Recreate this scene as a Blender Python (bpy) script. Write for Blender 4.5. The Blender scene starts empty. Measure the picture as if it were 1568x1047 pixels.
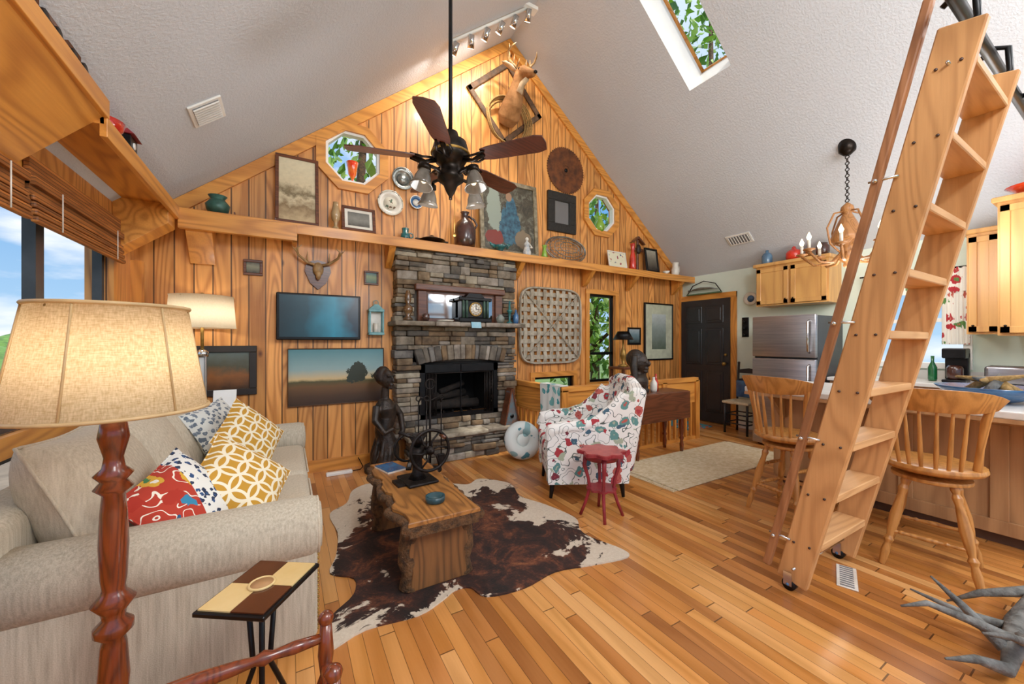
import bpy, bmesh, math, random
from mathutils import Vector, Matrix, Euler
random.seed(7)
S=bpy.context.scene
R=math.radians
def lin(h):
    c=[int(h[i:i+2],16)/255 for i in (0,2,4)]
    return tuple([(x/12.92 if x<=.04045 else ((x+.055)/1.055)**2.4) for x in c]+[1])
# ---------------------------------------------------------------- materials
class NT:
    def __init__(s,name):
        s.m=bpy.data.materials.new(name); s.m.use_nodes=True; s.t=s.m.node_tree
        s.b=s.t.nodes['Principled BSDF']; s._c=None
    def node(s,ty,**k):
        n=s.t.nodes.new(ty)
        for a,v in k.items(): setattr(n,a,v)
        return n
    def set(s,sock,v):
        if isinstance(v,bpy.types.NodeSocket): s.t.links.new(v,sock)
        else: sock.default_value=v
    def math(s,op,a,b=None,c=None):
        n=s.node('ShaderNodeMath',operation=op); s.set(n.inputs[0],a)
        if b is not None: s.set(n.inputs[1],b)
        if c is not None: s.set(n.inputs[2],c)
        return n.outputs[0]
    def coord(s):
        if s._c is None: s._c=s.node('ShaderNodeTexCoord').outputs['Object']
        return s._c
    def sep(s,v):
        n=s.node('ShaderNodeSeparateXYZ'); s.set(n.inputs[0],v); return n.outputs
    def comb(s,x,y,z):
        n=s.node('ShaderNodeCombineXYZ')
        for i,v in enumerate((x,y,z)): s.set(n.inputs[i],v)
        return n.outputs[0]
    def noise(s,vec,scale,detail=3,rough=.5,dist=0):
        n=s.node('ShaderNodeTexNoise'); s.set(n.inputs['Vector'],vec)
        n.inputs['Scale'].default_value=scale; n.inputs['Detail'].default_value=detail
        n.inputs['Roughness'].default_value=rough; n.inputs['Distortion'].default_value=dist
        return n.outputs['Fac']
    def voro(s,vec,scale,feature='F1'):
        n=s.node('ShaderNodeTexVoronoi',feature=feature); s.set(n.inputs['Vector'],vec); n.inputs['Scale'].default_value=scale
        return n.outputs
    def white(s,v):
        n=s.node('ShaderNodeTexWhiteNoise',noise_dimensions='1D'); s.set(n.inputs['W'],v); return n.outputs['Value']
    def ramp(s,f,stops,interp='LINEAR'):
        n=s.node('ShaderNodeValToRGB'); s.set(n.inputs[0],f); cr=n.color_ramp; cr.interpolation=interp
        while len(cr.elements)<len(stops): cr.elements.new(.5)
        for e,(p,c) in zip(cr.elements,stops):
            e.position=p; e.color=c if not isinstance(c,str) else lin(c)
        return n.outputs[0]
    def mix(s,f,a,b,mode='MIX'):
        n=s.node('ShaderNodeMix',data_type='RGBA',blend_type=mode)
        s.set(n.inputs[0],f); s.set(n.inputs[6],a); s.set(n.inputs[7],b); return n.outputs[2]
    def hsv(s,col,h=.5,sa=1,v=1):
        n=s.node('ShaderNodeHueSaturation'); s.set(n.inputs['Hue'],h); s.set(n.inputs['Saturation'],sa); s.set(n.inputs['Value'],v); s.set(n.inputs['Color'],col); return n.outputs[0]
    def bump(s,h,st=.3,d=.01):
        n=s.node('ShaderNodeBump'); n.inputs['Strength'].default_value=st; n.inputs['Distance'].default_value=d
        s.set(n.inputs['Height'],h); s.t.links.new(n.outputs[0],s.b.inputs['Normal'])
    def out(s,col,rough=.5,metal=0,coat=0):
        s.set(s.b.inputs['Base Color'],col); s.set(s.b.inputs['Roughness'],rough); s.b.inputs['Metallic'].default_value=metal
        if coat: s.b.inputs['Coat Weight'].default_value=coat; s.b.inputs['Coat Roughness'].default_value=.15
        return s.m
def mat(name,c1,c2=None,scale=8,rough=.5,metal=0,bump=0,bs=None,coat=0,stretch=(1,1,1)):
    n=NT(name); c1=lin(c1); c2=lin(c2) if c2 else tuple([x*.75 for x in c1[:3]]+[1])
    mp=n.node('ShaderNodeMapping'); n.set(mp.inputs[0],n.coord()); mp.inputs['Scale'].default_value=stretch
    f=n.noise(mp.outputs[0],scale,4,.6)
    f2=n.ramp(f,[(.35,(0,0,0,1)),(.65,(1,1,1,1))])
    col=n.mix(f2,c1,c2)
    if bump: n.bump(n.noise(mp.outputs[0],bs or scale*4,3),bump,.01)
    return n.out(col,rough,metal,coat)
def wood(name,cl,cd,grain='Z',across='X',board=0,blen=0,rough=.4,var=.2,coat=0,sc=1,knots=True,gap=.04,K=42,pal=None,gdark=.75,kn=1.0):
    n=NT(name); o=n.sep(n.coord()); ax={'X':0,'Y':1,'Z':2}
    g=o[ax[grain]]; a=o[ax[across]]; c=o[3-ax[grain]-ax[across]]
    groove=None; r1=.37
    if board:
        q=n.math('DIVIDE',n.math('ADD',a,50),board); idx=n.math('FLOOR',q); fr=n.math('FRACT',q)
        r1=n.white(idx)
        groove=n.math('LESS_THAN',fr,gap)
        if blen:
            q2=n.math('ADD',n.math('DIVIDE',n.math('ADD',g,50),blen),n.math('MULTIPLY',r1,17.3)); id2=n.math('FLOOR',q2)
            r1=n.white(n.math('ADD',n.math('MULTIPLY',idx,13.71),id2))
            groove=n.math('MAXIMUM',groove,n.math('LESS_THAN',n.math('FRACT',q2),.003/blen*2))
        off=n.math('MULTIPLY',r1,37.0)
    else: off=0.0
    vec=n.comb(n.math('ADD',n.math('MULTIPLY',a,sc),off),n.math('MULTIPLY',c,sc),n.math('ADD',n.math('MULTIPLY',g,.13*sc),off))
    lo=n.noise(vec,4.2,1,.4)
    rings=n.math('MULTIPLY_ADD',n.math('SINE',n.math('MULTIPLY',lo,K*1.6)),.5,.5)
    rings=n.math('POWER',rings,1.8)
    fine=n.noise(n.comb(n.math('MULTIPLY',a,90*sc),n.math('MULTIPLY',c,90*sc),n.math('MULTIPLY',g,4*sc)),1,3,.6)
    f=n.math('ADD',n.math('MULTIPLY',rings,.55),n.math('MULTIPLY',n.math('SUBTRACT',fine,.3),.6))
    col=n.mix(f,lin(cl),lin(cd))
    if pal:
        pc=n.ramp(r1,[(i/len(pal),c) for i,c in enumerate(pal)],'CONSTANT')
        col=n.mix(.75,col,n.mix(n.math('MULTIPLY',f,.6),pc,n.hsv(pc,.5,1.1,.55)))
    elif board:
        col=n.hsv(col,.5,1,n.math('MULTIPLY_ADD',r1,2*var,1-var))
    if knots:
        v=n.voro(n.comb(n.math('ADD',n.math('MULTIPLY',a,2.2*sc*kn),off),n.math('MULTIPLY',c,.6*sc),n.math('ADD',n.math('MULTIPLY',g,1.3*sc*kn),off)),1)
        k=n.ramp(v[0],[(.03,(1,1,1,1)),(.08,(0,0,0,1))])
        col=n.mix(k,col,lin('5A2A0C'))
    if groove is not None:
        col=n.mix(n.math('MULTIPLY',groove,gdark),col,lin('2A1206'))
        n.bump(n.math('MULTIPLY',groove,-1.0),.5,.008)
    return n.out(col,rough,0,coat)
def fabric(name,c1,c2,scale=60,rough=.95,bump=.3):
    n=NT(name); c=n.coord(); o=n.sep(c)
    w=n.noise(n.comb(o[0],o[1],n.math('MULTIPLY',o[2],.06)),scale*2.2,1)
    w2=n.noise(c,scale*5,2)
    f=n.math('ADD',n.math('MULTIPLY',w,.6),n.math('MULTIPLY',w2,.4))
    col=n.mix(n.ramp(f,[(.3,(0,0,0,1)),(.7,(1,1,1,1))]),lin(c1),lin(c2))
    n.bump(w2,bump,.004)
    return n.out(col,rough)
def palcol(n,base,pal,scale,thr,lines=None):
    c=n.coord()
    nv=n.node('ShaderNodeTexNoise'); nv.inputs['Scale'].default_value=scale*1.5; n.set(nv.inputs['Vector'],c)
    ad=n.node('ShaderNodeVectorMath',operation='MULTIPLY_ADD'); n.set(ad.inputs[0],nv.outputs['Color']); ad.inputs[1].default_value=(.9/scale,)*3; n.set(ad.inputs[2],c)
    v=n.voro(ad.outputs[0],scale); sx=n.sep(v[1])
    pc=n.ramp(sx[0],[(i/len(pal),p) for i,p in enumerate(pal)],'CONSTANT')
    inner=n.math('LESS_THAN',v[0],thr*.45)
    pc=n.mix(inner,pc,n.ramp(sx[1],[(i/len(pal),p) for i,p in enumerate(pal[::-1])],'CONSTANT'))
    col=n.mix(n.math('LESS_THAN',v[0],thr),lin(base),pc)
    if lines:
        l=n.noise(c,scale*.9,1); l=n.math('LESS_THAN',n.math('ABSOLUTE',n.math('SUBTRACT',n.math('FRACT',n.math('MULTIPLY',l,6)),.5)),.06)
        col=n.mix(n.math('MULTIPLY',l,n.math('GREATER_THAN',v[0],thr)),col,lin(lines))
    return col
def palette(name,base,pal,scale=6,thr=.34,rough=.9,dist=.0,lines=None):
    n=NT(name); return n.out(palcol(n,base,pal,scale,thr,lines),rough)
def lattice(name,base,line,scale=9):
    n=NT(name); o=n.sep(n.coord())
    a=n.math('MULTIPLY',n.math('ADD',o[0],o[1]),scale); b=n.math('MULTIPLY',n.math('SUBTRACT',o[0],o[1]),scale)
    def cir(p,q):
        x=n.math('SUBTRACT',n.math('FRACT',p),.5); y=n.math('SUBTRACT',n.math('FRACT',q),.5)
        d=n.math('SQRT',n.math('ADD',n.math('MULTIPLY',x,x),n.math('MULTIPLY',y,y)))
        return n.math('LESS_THAN',n.math('ABSOLUTE',n.math('SUBTRACT',d,.5)),.05)
    f=n.math('MAXIMUM',cir(a,b),cir(n.math('ADD',a,.5),n.math('ADD',b,.5)))
    return n.out(n.mix(f,lin(base),lin(line)),.95)
def glow(name,c,st):
    n=NT(name); n.b.inputs['Emission Color'].default_value=lin(c); n.b.inputs['Emission Strength'].default_value=st
    return n.out(lin(c),.4)
def shadecloth(name,c1,c2,tr=.5):
    n=NT(name); c=n.coord(); o=n.sep(c)
    w=n.noise(n.comb(o[0],o[1],n.math('MULTIPLY',o[2],7)),55,2)
    w3=n.noise(n.comb(n.math('MULTIPLY',o[0],5),n.math('MULTIPLY',o[1],5),o[2]),55,2)
    w=n.math('MULTIPLY_ADD',w3,.5,n.math('MULTIPLY',w,.5))
    col=n.mix(n.ramp(w,[(.35,(0,0,0,1)),(.65,(1,1,1,1))]),lin(c1),lin(c2)); n.out(col,.95); n.bump(w,.3,.003)
    tl=n.node('ShaderNodeBsdfTranslucent'); n.set(tl.inputs[0],col)
    mx=n.node('ShaderNodeMixShader'); mx.inputs[0].default_value=tr
    n.t.links.new(n.b.outputs[0],mx.inputs[1]); n.t.links.new(tl.outputs[0],mx.inputs[2])
    n.t.links.new(mx.outputs[0],n.t.nodes['Material Output'].inputs[0]); return n.m
PANEL=wood('pine_panel','E6A055','A45E24','Z','X',.135,rough=.42,var=.2,coat=.1,gap=.08,K=56,gdark=.85,kn=1.3)
TRIMX=wood('pine_trim_x','E49C46','AE6828','X','Z',rough=.38,coat=.12,K=50)
TRIMY=wood('pine_trim_y','E49C46','AE6828','Y','X',rough=.38,coat=.12,K=50)
TRIMZ=wood('pine_trim_z','DE9440','AE6828','Z','X',rough=.4,coat=.1,K=50)
FLOOR=wood('oak_floor','DA9A58','A8662C','Y','X',.066,.95,rough=.28,coat=.12,knots=False,gap=.035,K=25,
   pal=['D28C46','DA9C58','BC7438','D6944E','A0602C','CC8440','DEA668','B4702F','8A4C20','D2904E','C47C3A','AC6830','DCA060'])
HONEY=wood('honey_cabinet','DCA862','C08A50','Z','Y',rough=.4,coat=.08,knots=False,K=22)
OAKBASE=wood('oak_base','B88A5C','8E6440','Z','Y',rough=.45,knots=False,K=30)
LADDER=wood('ladder_pine','D8A066','B47E4A','Z','Y',rough=.5,K=38,sc=1.5,kn=1.3)
LADDERX=wood('ladder_tread_pine','DCA870','BA8450','X','Y',rough=.5,K=38,sc=1.5,kn=1.3)
POLE=wood('pole_wood','A8724A','7E4E2C','Z','Y',rough=.45,knots=False)
STOOL=wood('stool_oak','C88A46','925C26','Z','X',rough=.35,coat=.15,knots=False,sc=2)
BURL=wood('live_edge_wood','AC7236','5E3614','Y','X',rough=.42,coat=.08,K=34,sc=2.2)
BURLZ=wood('live_edge_leg','86562A','442A12','Z','X',rough=.6,K=34,sc=2.2)
BARK=mat('bark_edge','6E4A28','30200F',24,.85,bump=1.0)
MAHOG=wood('mahogany','7E3514','451A0A','Z','X',rough=.25,coat=.4,knots=False,sc=3)
DARKW=wood('dark_wood','6A3A22','3A1C10','X','Y',rough=.35,coat=.2,knots=False,sc=2)
WALLG=mat('pale_green_wall','DCE8DA','D3E1D3',3,.8,bump=.05)
n=NT('textured_ceiling'); c=n.coord(); hh=n.noise(c,55,3,.6)
n.bump(n.ramp(hh,[(.42,(0,0,0,1)),(.62,(1,1,1,1))]),.3,.008); n.out(n.mix(n.noise(c,1.2,2),lin('D2D8E0'),lin('C6CDD6')),.9); CEIL=n.m
WHITE=mat('white_paint','F2F2EE','EAEAE6',4,.4)
BLACK=mat('black_metal','1A1A1C','0E0E10',10,.35,.6)
IRON=mat('cast_iron','2C2624','181412',20,.5,.7,bump=.3)
BRONZE=mat('oil_bronze','2E2620','14100E',10,.35,.8)
STEEL=mat('stainless_steel','B4B2B8','9C9EA6',2,.3,.9,stretch=(1,1,30))
CHROME=mat('chrome','DADADA','C8C8C8',3,.15,1)
DOORB=mat('black_door','26282C','1E2024',5,.35)
LINEN=fabric('sofa_linen','C8BEAA','A29784',50)
LINEN2=fabric('cushion_linen','D2C6B0','B2A590',50)
FLORAL=palette('floral_fabric','EFEDE8',['A8323A','5E8F8C','7A2E3A','3E5E72','A8B29A','B85A50'],10.5,.4,lines='5A6660')
YELLOWP=lattice('mustard_lattice','C4902E','F2E8CC',5.4)
GREYP=palette('blue_grey_weave','D8DAD4',['5E6A78','7C8894'],30,.42)
n=NT('suzani_fabric'); o_=n.sep(n.coord())
n.out(n.mix(n.math('GREATER_THAN',n.math('ADD',o_[1],n.math('MULTIPLY',o_[0],.5)),-.02),palcol(n,'B03422',['E8E4DA','2E7FA6','D2A334','A82A1A','1E4F7A','3E7A4A'],12,.46,'F0E8D8'),
   palcol(n,'E8E8E2',['1E2E4A','2A4A78'],36,.42)),.9); MULTI=n.m
MULTIB=palette('suzani_back','B03422',['E8E4DA','2E7FA6','D2A334','1E4F7A'],12,.45)
BURLAP=shadecloth('burlap_shade','E6CDA4','C2A274',.42)
CREAM=shadecloth('cream_shade','FBF0D4','F2E4C0',.6)
JUTE=mat('cream_rug','E0D2B4','C8B48C',25,.95,bump=.5)
TEAL=mat('teal_glaze','1E6E70','124A50',8,.2,coat=.5)
REDG=mat('red_glass','D8321A','B01E12',6,.1,coat=.6)
REDP=mat('red_paint','A02C34','80242A',8,.4)
GREENG=mat('green_glass','8AB83A','6A962A',6,.1,coat=.6)
BLUEG=mat('blue_glaze','3A6E9E','224A78',8,.2,coat=.5)
BROWNJ=mat('brown_glaze','4A2A22','2A1612',6,.25,coat=.5)
CERAM=mat('white_ceramic','ECE8DE','D8D2C4',8,.25,coat=.4)
GOLD=mat('antique_gold','B08A44','7A5A24',14,.4,.6)
SILVER=mat('hammered_silver','A8AAA6','7C807C',14,.3,.9,bump=.3)
RUST=mat('rusted_steel','7A4420','4A2A18',9,.7,.3,bump=.3)
ROPE=mat('rope','B89258','8A6A38',60,.9,bump=.6)
DEERFUR=mat('deer_fur','A87444','805428',9,.9,bump=.5,bs=80)
DEERLIGHT=mat('deer_fur_light','D8C0A0','B89A74',9,.9,bump=.4,bs=80)
ANTLER=mat('antler','B89464','7A5A36',12,.5)
DARKSC=mat('patinated_bronze','3A2C22','15100C',11,.45,.2,bump=.5)
n=NT('tv_screen_reflection'); o_=n.sep(n.coord()); f_=n.math('ADD',n.math('MULTIPLY_ADD',o_[0],1.1,.5),n.math('MULTIPLY',n.noise(n.coord(),5,2),.3))
sc_=n.ramp(f_,[(.1,'04080C'),(.5,'08303C'),(.8,'1A6E86'),(1,'0A2030')]); n.out(sc_,.3); n.set(n.b.inputs['Emission Color'],sc_); n.b.inputs['Emission Strength'].default_value=.35; SCREEN=n.m  # teal reflection painted into the screen colour, with weak emission
GLASSY=mat('acrylic','D8DCDA','C0C8C8',3,.05,coat=.6)
MIRROR=mat('mirror_glass','A8ACAE','A0A4A8',1,.06,1)
BASKET=mat('weathered_slat','BCB4A2','908470',14,.8,bump=.3,stretch=(1,1,.4))
STONES=[mat('stone_%d'%i,a,b,9,.85,bump=.8,bs=22) for i,(a,b) in enumerate([('8C8070','5A5042'),('A0968A','6A6054'),('6E665A','403A34'),('8E7A60','584632'),('5A544C','332E2A'),('AAA08C','7A6E5C'),('76726C','4A4644'),('7C6448','4A3A2A')])]
SOOT=mat('firebox_soot','141210','0A0808',8,.9)
LOGM=mat('fire_log','2E241C','171210',20,.9,bump=.5)
BAMBOO=wood('bamboo_shade','B06A2E','6E3A14','Y','Z',.018,rough=.6,var=.3,knots=False,gap=.25)
COUNTER=mat('white_laminate','DCDAD6','D0CEC8',6,.3)
# ---------------------------------------------------------------- builder
def T(x=0,y=0,z=0,rx=0,ry=0,rz=0,s=1):
    return Matrix.Translation((x,y,z))@Euler((R(rx),R(ry),R(rz))).to_matrix().to_4x4()@Matrix.Scale(s,4)
class B:
    def __init__(s,name): s.name=name; s.bm=bmesh.new(); s.mats=[]; s.M=Matrix.Identity(4)
    def mi(s,m):
        if m not in s.mats: s.mats.append(m)
        return s.mats.index(m)
    def add(s,vs,fs,m,smooth=False,M=None):
        X=s.M@M if M is not None else s.M
        k=s.mi(m); bv=[s.bm.verts.new(X@Vector(v)) for v in vs]
        for f in fs:
            try:
                fc=s.bm.faces.new([bv[i] for i in f]); fc.material_index=k; fc.smooth=smooth
            except ValueError: pass
    def box(s,lo,hi,m,bev=0,seg=1,M=None,smooth=False):
        c=[(a+b)/2 for a,b in zip(lo,hi)]; d=[abs(b-a) for a,b in zip(lo,hi)]
        if not bev:
            vs=[(c[0]+d[0]/2*i,c[1]+d[1]/2*j,c[2]+d[2]/2*k) for i in(-1,1) for j in(-1,1) for k in(-1,1)]
            s.add(vs,[(0,1,3,2),(4,6,7,5),(0,4,5,1),(2,3,7,6),(0,2,6,4),(1,5,7,3)],m,smooth,M); return
        t=bmesh.new(); bmesh.ops.create_cube(t,size=1)
        for v in t.verts: v.co=Vector((c[0]+v.co.x*d[0],c[1]+v.co.y*d[1],c[2]+v.co.z*d[2]))
        bmesh.ops.bevel(t,geom=t.edges[:],offset=min(bev,min(d)*.49),segments=seg,profile=.5,affect='EDGES')
        t.verts.index_update()
        s.add([v.co.copy() for v in t.verts],[[v.index for v in f.verts] for f in t.faces],m,smooth or seg>2,M); t.free()
    def tube(s,pts,rad,m,seg=8,M=None,closed=False,flat=1.0,smooth=True):
        pts=[Vector(p) for p in pts]; n=len(pts)
        if not isinstance(rad,(list,tuple)): rad=[rad]*n
        vs=[]; up=None
        for i,p in enumerate(pts):
            if closed: d=pts[(i+1)%n]-pts[i-1]
            else: d=pts[min(i+1,n-1)]-pts[max(i-1,0)]
            if d.length<1e-9: d=Vector((0,0,1))
            d.normalize()
            if up is None:
                up=Vector((0,0,1)) if abs(d.z)<.9 else Vector((0,1,0))
            a=d.cross(up)
            if a.length<1e-6: a=d.orthogonal()
            a.normalize(); b=a.cross(d).normalized(); up=b
            for k in range(seg):
                t=2*math.pi*k/seg
                vs.append(p+a*math.cos(t)*rad[i]+b*math.sin(t)*rad[i]*flat)
        fs=[]
        for i in range(n if closed else n-1):
            for k in range(seg):
                j=(i+1)%n; fs.append((i*seg+k,i*seg+(k+1)%seg,j*seg+(k+1)%seg,j*seg+k))
        if not closed: fs+=[tuple(range(seg))[::-1],tuple(range((n-1)*seg,n*seg))]
        s.add(vs,fs,m,smooth,M)
    def cyl(s,p0,p1,r,m,r1=None,seg=14,M=None,smooth=True): s.tube([p0,p1],[r,r if r1 is None else r1],m,seg,M,smooth=smooth)
    def lathe(s,prof,m,seg=24,M=None,smooth=True,cap=True):
        vs=[];fs=[]
        for r,z in prof:
            for k in range(seg):
                t=2*math.pi*k/seg; vs.append((r*math.cos(t),r*math.sin(t),z))
        for i in range(len(prof)-1):
            for k in range(seg): fs.append((i*seg+k,i*seg+(k+1)%seg,(i+1)*seg+(k+1)%seg,(i+1)*seg+k))
        if cap: fs+=[tuple(range(seg))[::-1],tuple(range((len(prof)-1)*seg,len(prof)*seg))]
        s.add(vs,fs,m,smooth,M)
    def sph(s,c,r,m,seg=16,M=None):
        if not isinstance(r,(tuple,list)): r=(r,r,r)
        vs=[];fs=[];h=seg//2+1
        for i in range(h+1):
            p=math.pi*i/h; p=max(.02,min(math.pi-.02,p))
            for k in range(seg):
                t=2*math.pi*k/seg; vs.append((c[0]+r[0]*math.sin(p)*math.cos(t),c[1]+r[1]*math.sin(p)*math.sin(t),c[2]+r[2]*math.cos(p)))
        for i in range(h):
            for k in range(seg): fs.append((i*seg+k,(i+1)*seg+k,(i+1)*seg+(k+1)%seg,i*seg+(k+1)%seg))
        fs+=[tuple(range(seg)),tuple(range(h*seg,(h+1)*seg))[::-1]]
        s.add(vs,fs,m,True,M)
    def prism(s,pts,axis,a,b,m,M=None,smooth=False):
        def P(p,q): return {'X':(q,p[0],p[1]),'Y':(p[0],q,p[1]),'Z':(p[0],p[1],q)}[axis]
        n=len(pts); vs=[P(p,a) for p in pts]+[P(p,b) for p in pts]
        fs=[tuple(range(n)),tuple(range(n,2*n))[::-1]]+[(i,(i+1)%n,n+(i+1)%n,n+i) for i in range(n)]
        s.add(vs,fs,m,smooth,M)
    def torus(s,c,R_,r,m,axis='Z',seg=28,rs=8,M=None):
        pts=[]
        for i in range(seg):
            t=2*math.pi*i/seg; a,b=R_*math.cos(t),R_*math.sin(t)
            o={'Z':(a,b,0),'Y':(a,0,b),'X':(0,a,b)}[axis]; pts.append((c[0]+o[0],c[1]+o[1],c[2]+o[2]))
        s.tube(pts,r,m,rs,M,closed=True)
    def pillow(s,w,h,t,m,M=None,n=14,m2=None,pipe=None):
        for sd in (1,-1):
            vs=[];fs=[]
            for i in range(n+1):
                for j in range(n+1):
                    u=-1+2*i/n; v=-1+2*j/n
                    th=t/2*(max(0,1-abs(u)**2.6)**.5)*(max(0,1-abs(v)**2.6)**.5)
                    vs.append((w/2*u*(1-.07*math.cos(v*math.pi/2)),h/2*v*(1-.07*math.cos(u*math.pi/2)),sd*th))
            for i in range(n):
                for j in range(n):
                    a=i*(n+1)+j; f=(a,a+1,a+n+2,a+n+1); fs.append(f if sd<0 else f[::-1])
            s.add(vs,fs,m if sd>0 or not m2 else m2,True,M)
        if pipe:
            P=[]
            for k in range(4*n):
                q=k%n; e=k//n; t_=-1+2*q/n
                u,v={0:(t_,-1),1:(1,t_),2:(-t_,1),3:(-1,-t_)}[e]
                P.append((w/2*u*(1-.07*math.cos(v*math.pi/2)),h/2*v*(1-.07*math.cos(u*math.pi/2)),0))
            s.tube(P,pipe,m,6,M,closed=True)
    def done(s,loc=(0,0,0),rz=0,bevel=0,remesh=0,parent=None,sub=0,rot=None,weld=False,recalc=True,smi=4):
        if weld: bmesh.ops.remove_doubles(s.bm,verts=s.bm.verts[:],dist=.0005)
        if recalc: bmesh.ops.recalc_face_normals(s.bm,faces=s.bm.faces[:])
        me=bpy.data.meshes.new(s.name); s.bm.to_mesh(me); s.bm.free()
        for m in s.mats: me.materials.append(m)
        o=bpy.data.objects.new(s.name,me); S.collection.objects.link(o)
        o.location=loc; o.rotation_euler=rot or (0,0,R(rz))
        if bevel:
            md=o.modifiers.new('bev','BEVEL'); md.width=bevel; md.limit_method='ANGLE'; md.segments=2
        if remesh:
            md=o.modifiers.new('rm','REMESH'); md.mode='VOXEL'; md.voxel_size=remesh; md.use_smooth_shade=True
            md=o.modifiers.new('sm','SMOOTH'); md.iterations=smi; md.factor=.5
        if parent: o.parent=parent
        return o
def empty(name,loc=(0,0,0),rz=0,rot=None):
    e=bpy.data.objects.new(name,None); S.collection.objects.link(e); e.location=loc; e.rotation_euler=rot or (0,0,R(rz)); return e
# ---------------------------------------------------------------- room constants
WL,WR,WB,XR,ZR=-1.115,6.06,4.4,2.53,5.315
SL=.811
YS=-2.6
def roofz(x): return ZR-SL*abs(x-XR)
def octo(cx,cz,r,k=8): return [(cx+r*math.cos(R(22.5+45*i)),cz+r*math.sin(R(22.5+45*i))) for i in range(k)]
def wallholes(name,outer,holes,P,m,normal,th=.12):
    bm=bmesh.new(); es=[]
    for lp in [outer]+holes:
        vs=[bm.verts.new(P(p)) for p in lp]
        es+=[bm.edges.new((vs[i],vs[(i+1)%len(vs)])) for i in range(len(vs))]
    bmesh.ops.triangle_fill(bm,use_beauty=True,use_dissolve=False,edges=es,normal=normal)
    for f in bm.faces:
        f.normal_update()
        if f.normal.dot(Vector(normal))<0: f.normal_flip()
    me=bpy.data.meshes.new(name); bm.to_mesh(me); bm.free(); me.materials.append(m)
    o=bpy.data.objects.new(name,me); S.collection.objects.link(o)
    md=o.modifiers.new('th','SOLIDIFY'); md.thickness=th; md.offset=-1
    return o
def rect(a,b,c,d): return [(a,c),(b,c),(b,d),(a,d)]
FB=(1.27,2.25,.46,1.07)
wallholes('wall_back',[(WL,0),(WR,0),(WR,roofz(WR)),(XR,ZR),(WL,roofz(WL))],
  [octo(.608,3.28,.30),octo(4.144,3.29,.30),rect(3.9,4.43,.72,2.05),rect(2.92,3.6,.58,.84),rect(*FB)],
  lambda p:(p[0],WB,p[1]),PANEL,(0,-1,0))
wallholes('wall_left',[(YS,0),(WB,0),(WB,roofz(WL)),(YS,roofz(WL))],[rect(1.3,3.86,.34,.8),rect(1.3,3.86,.9,2.12),rect(-1.8,.4,.5,2.1)],  # last opening is out of view, added to let daylight in
  lambda p:(WL,p[0],p[1]),PANEL,(1,0,0))
wallholes('wall_right',[(YS,0),(WB,0),(WB,roofz(WR)),(YS,roofz(WR))],[rect(1.08,1.8,1.1,2.03)],
  lambda p:(WR,p[0],p[1]),WALLG,(-1,0,0))
b=B('floor'); b.box((WL,YS,-.1),(WR,WB,0),FLOOR); b.done()
b=B('ceiling')
def rq(x0,x1,y0,y1): b.add([(x0,y0,roofz(x0)),(x1,y0,roofz(x1)),(x1,y1,roofz(x1)),(x0,y1,roofz(x0))],[(0,1,2,3)],CEIL)
rq(WL-.15,XR,YS,WB)
xs=[XR,2.85,3.94,WR+.15]; ys=[YS,2.28,2.75,WB]
for i in range(3):
    for j in range(3):
        if (i,j)!=(1,1): rq(xs[i],xs[i+1],ys[j],ys[j+1])
b.done(recalc=False)
b=B('window_skylight'); nx,nz=SL/math.hypot(1,SL),1/math.hypot(1,SL)
c0=[(2.85,2.28),(3.94,2.28),(3.94,2.75),(2.85,2.75)]
lo=[(x,y,roofz(x)) for x,y in c0]; hi=[(x+nx*.38,y,roofz(x)+nz*.38) for x,y in c0]
b.add(lo+hi,[(i,(i+1)%4,4+(i+1)%4,4+i) for i in range(4)],WHITE)
for i in range(4):
    b.tube([Vector(hi[i]),Vector(hi[(i+1)%4])],.025,TRIMX,4)
b.done(recalc=False)
b=B('trim_gable')
for sgn,xe in((-1,WL),(1,WR)):
    z0=roofz(xe)-.005
    b.prism([(XR,ZR-.005),(xe,z0),(xe,z0-.14),(XR,ZR-.145)],'Y',WB-.03,WB,TRIMX)
b.done()
b=B('baseboard_back')
for a,c in((WL,1.0),(2.53,WR)): b.box((a,WB-.02,0),(c,WB,.12),TRIMX)
b.done()
b=B('baseboard_left'); b.box((WL,YS,0),(WL+.02,WB-.02,.12),TRIMY); b.done()
b=B('baseboard_right'); b.box((WR-.015,2.8,0),(WR,3.4,.1),WHITE); b.done()
b=B('trim_corner'); b.box((WL,WB-.09,.12),(WL+.07,WB-.02,2.0),TRIMZ); b.box((WR-.05,WB-.03,.12),(WR,WB,2.36),TRIMZ); b.done()
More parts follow.
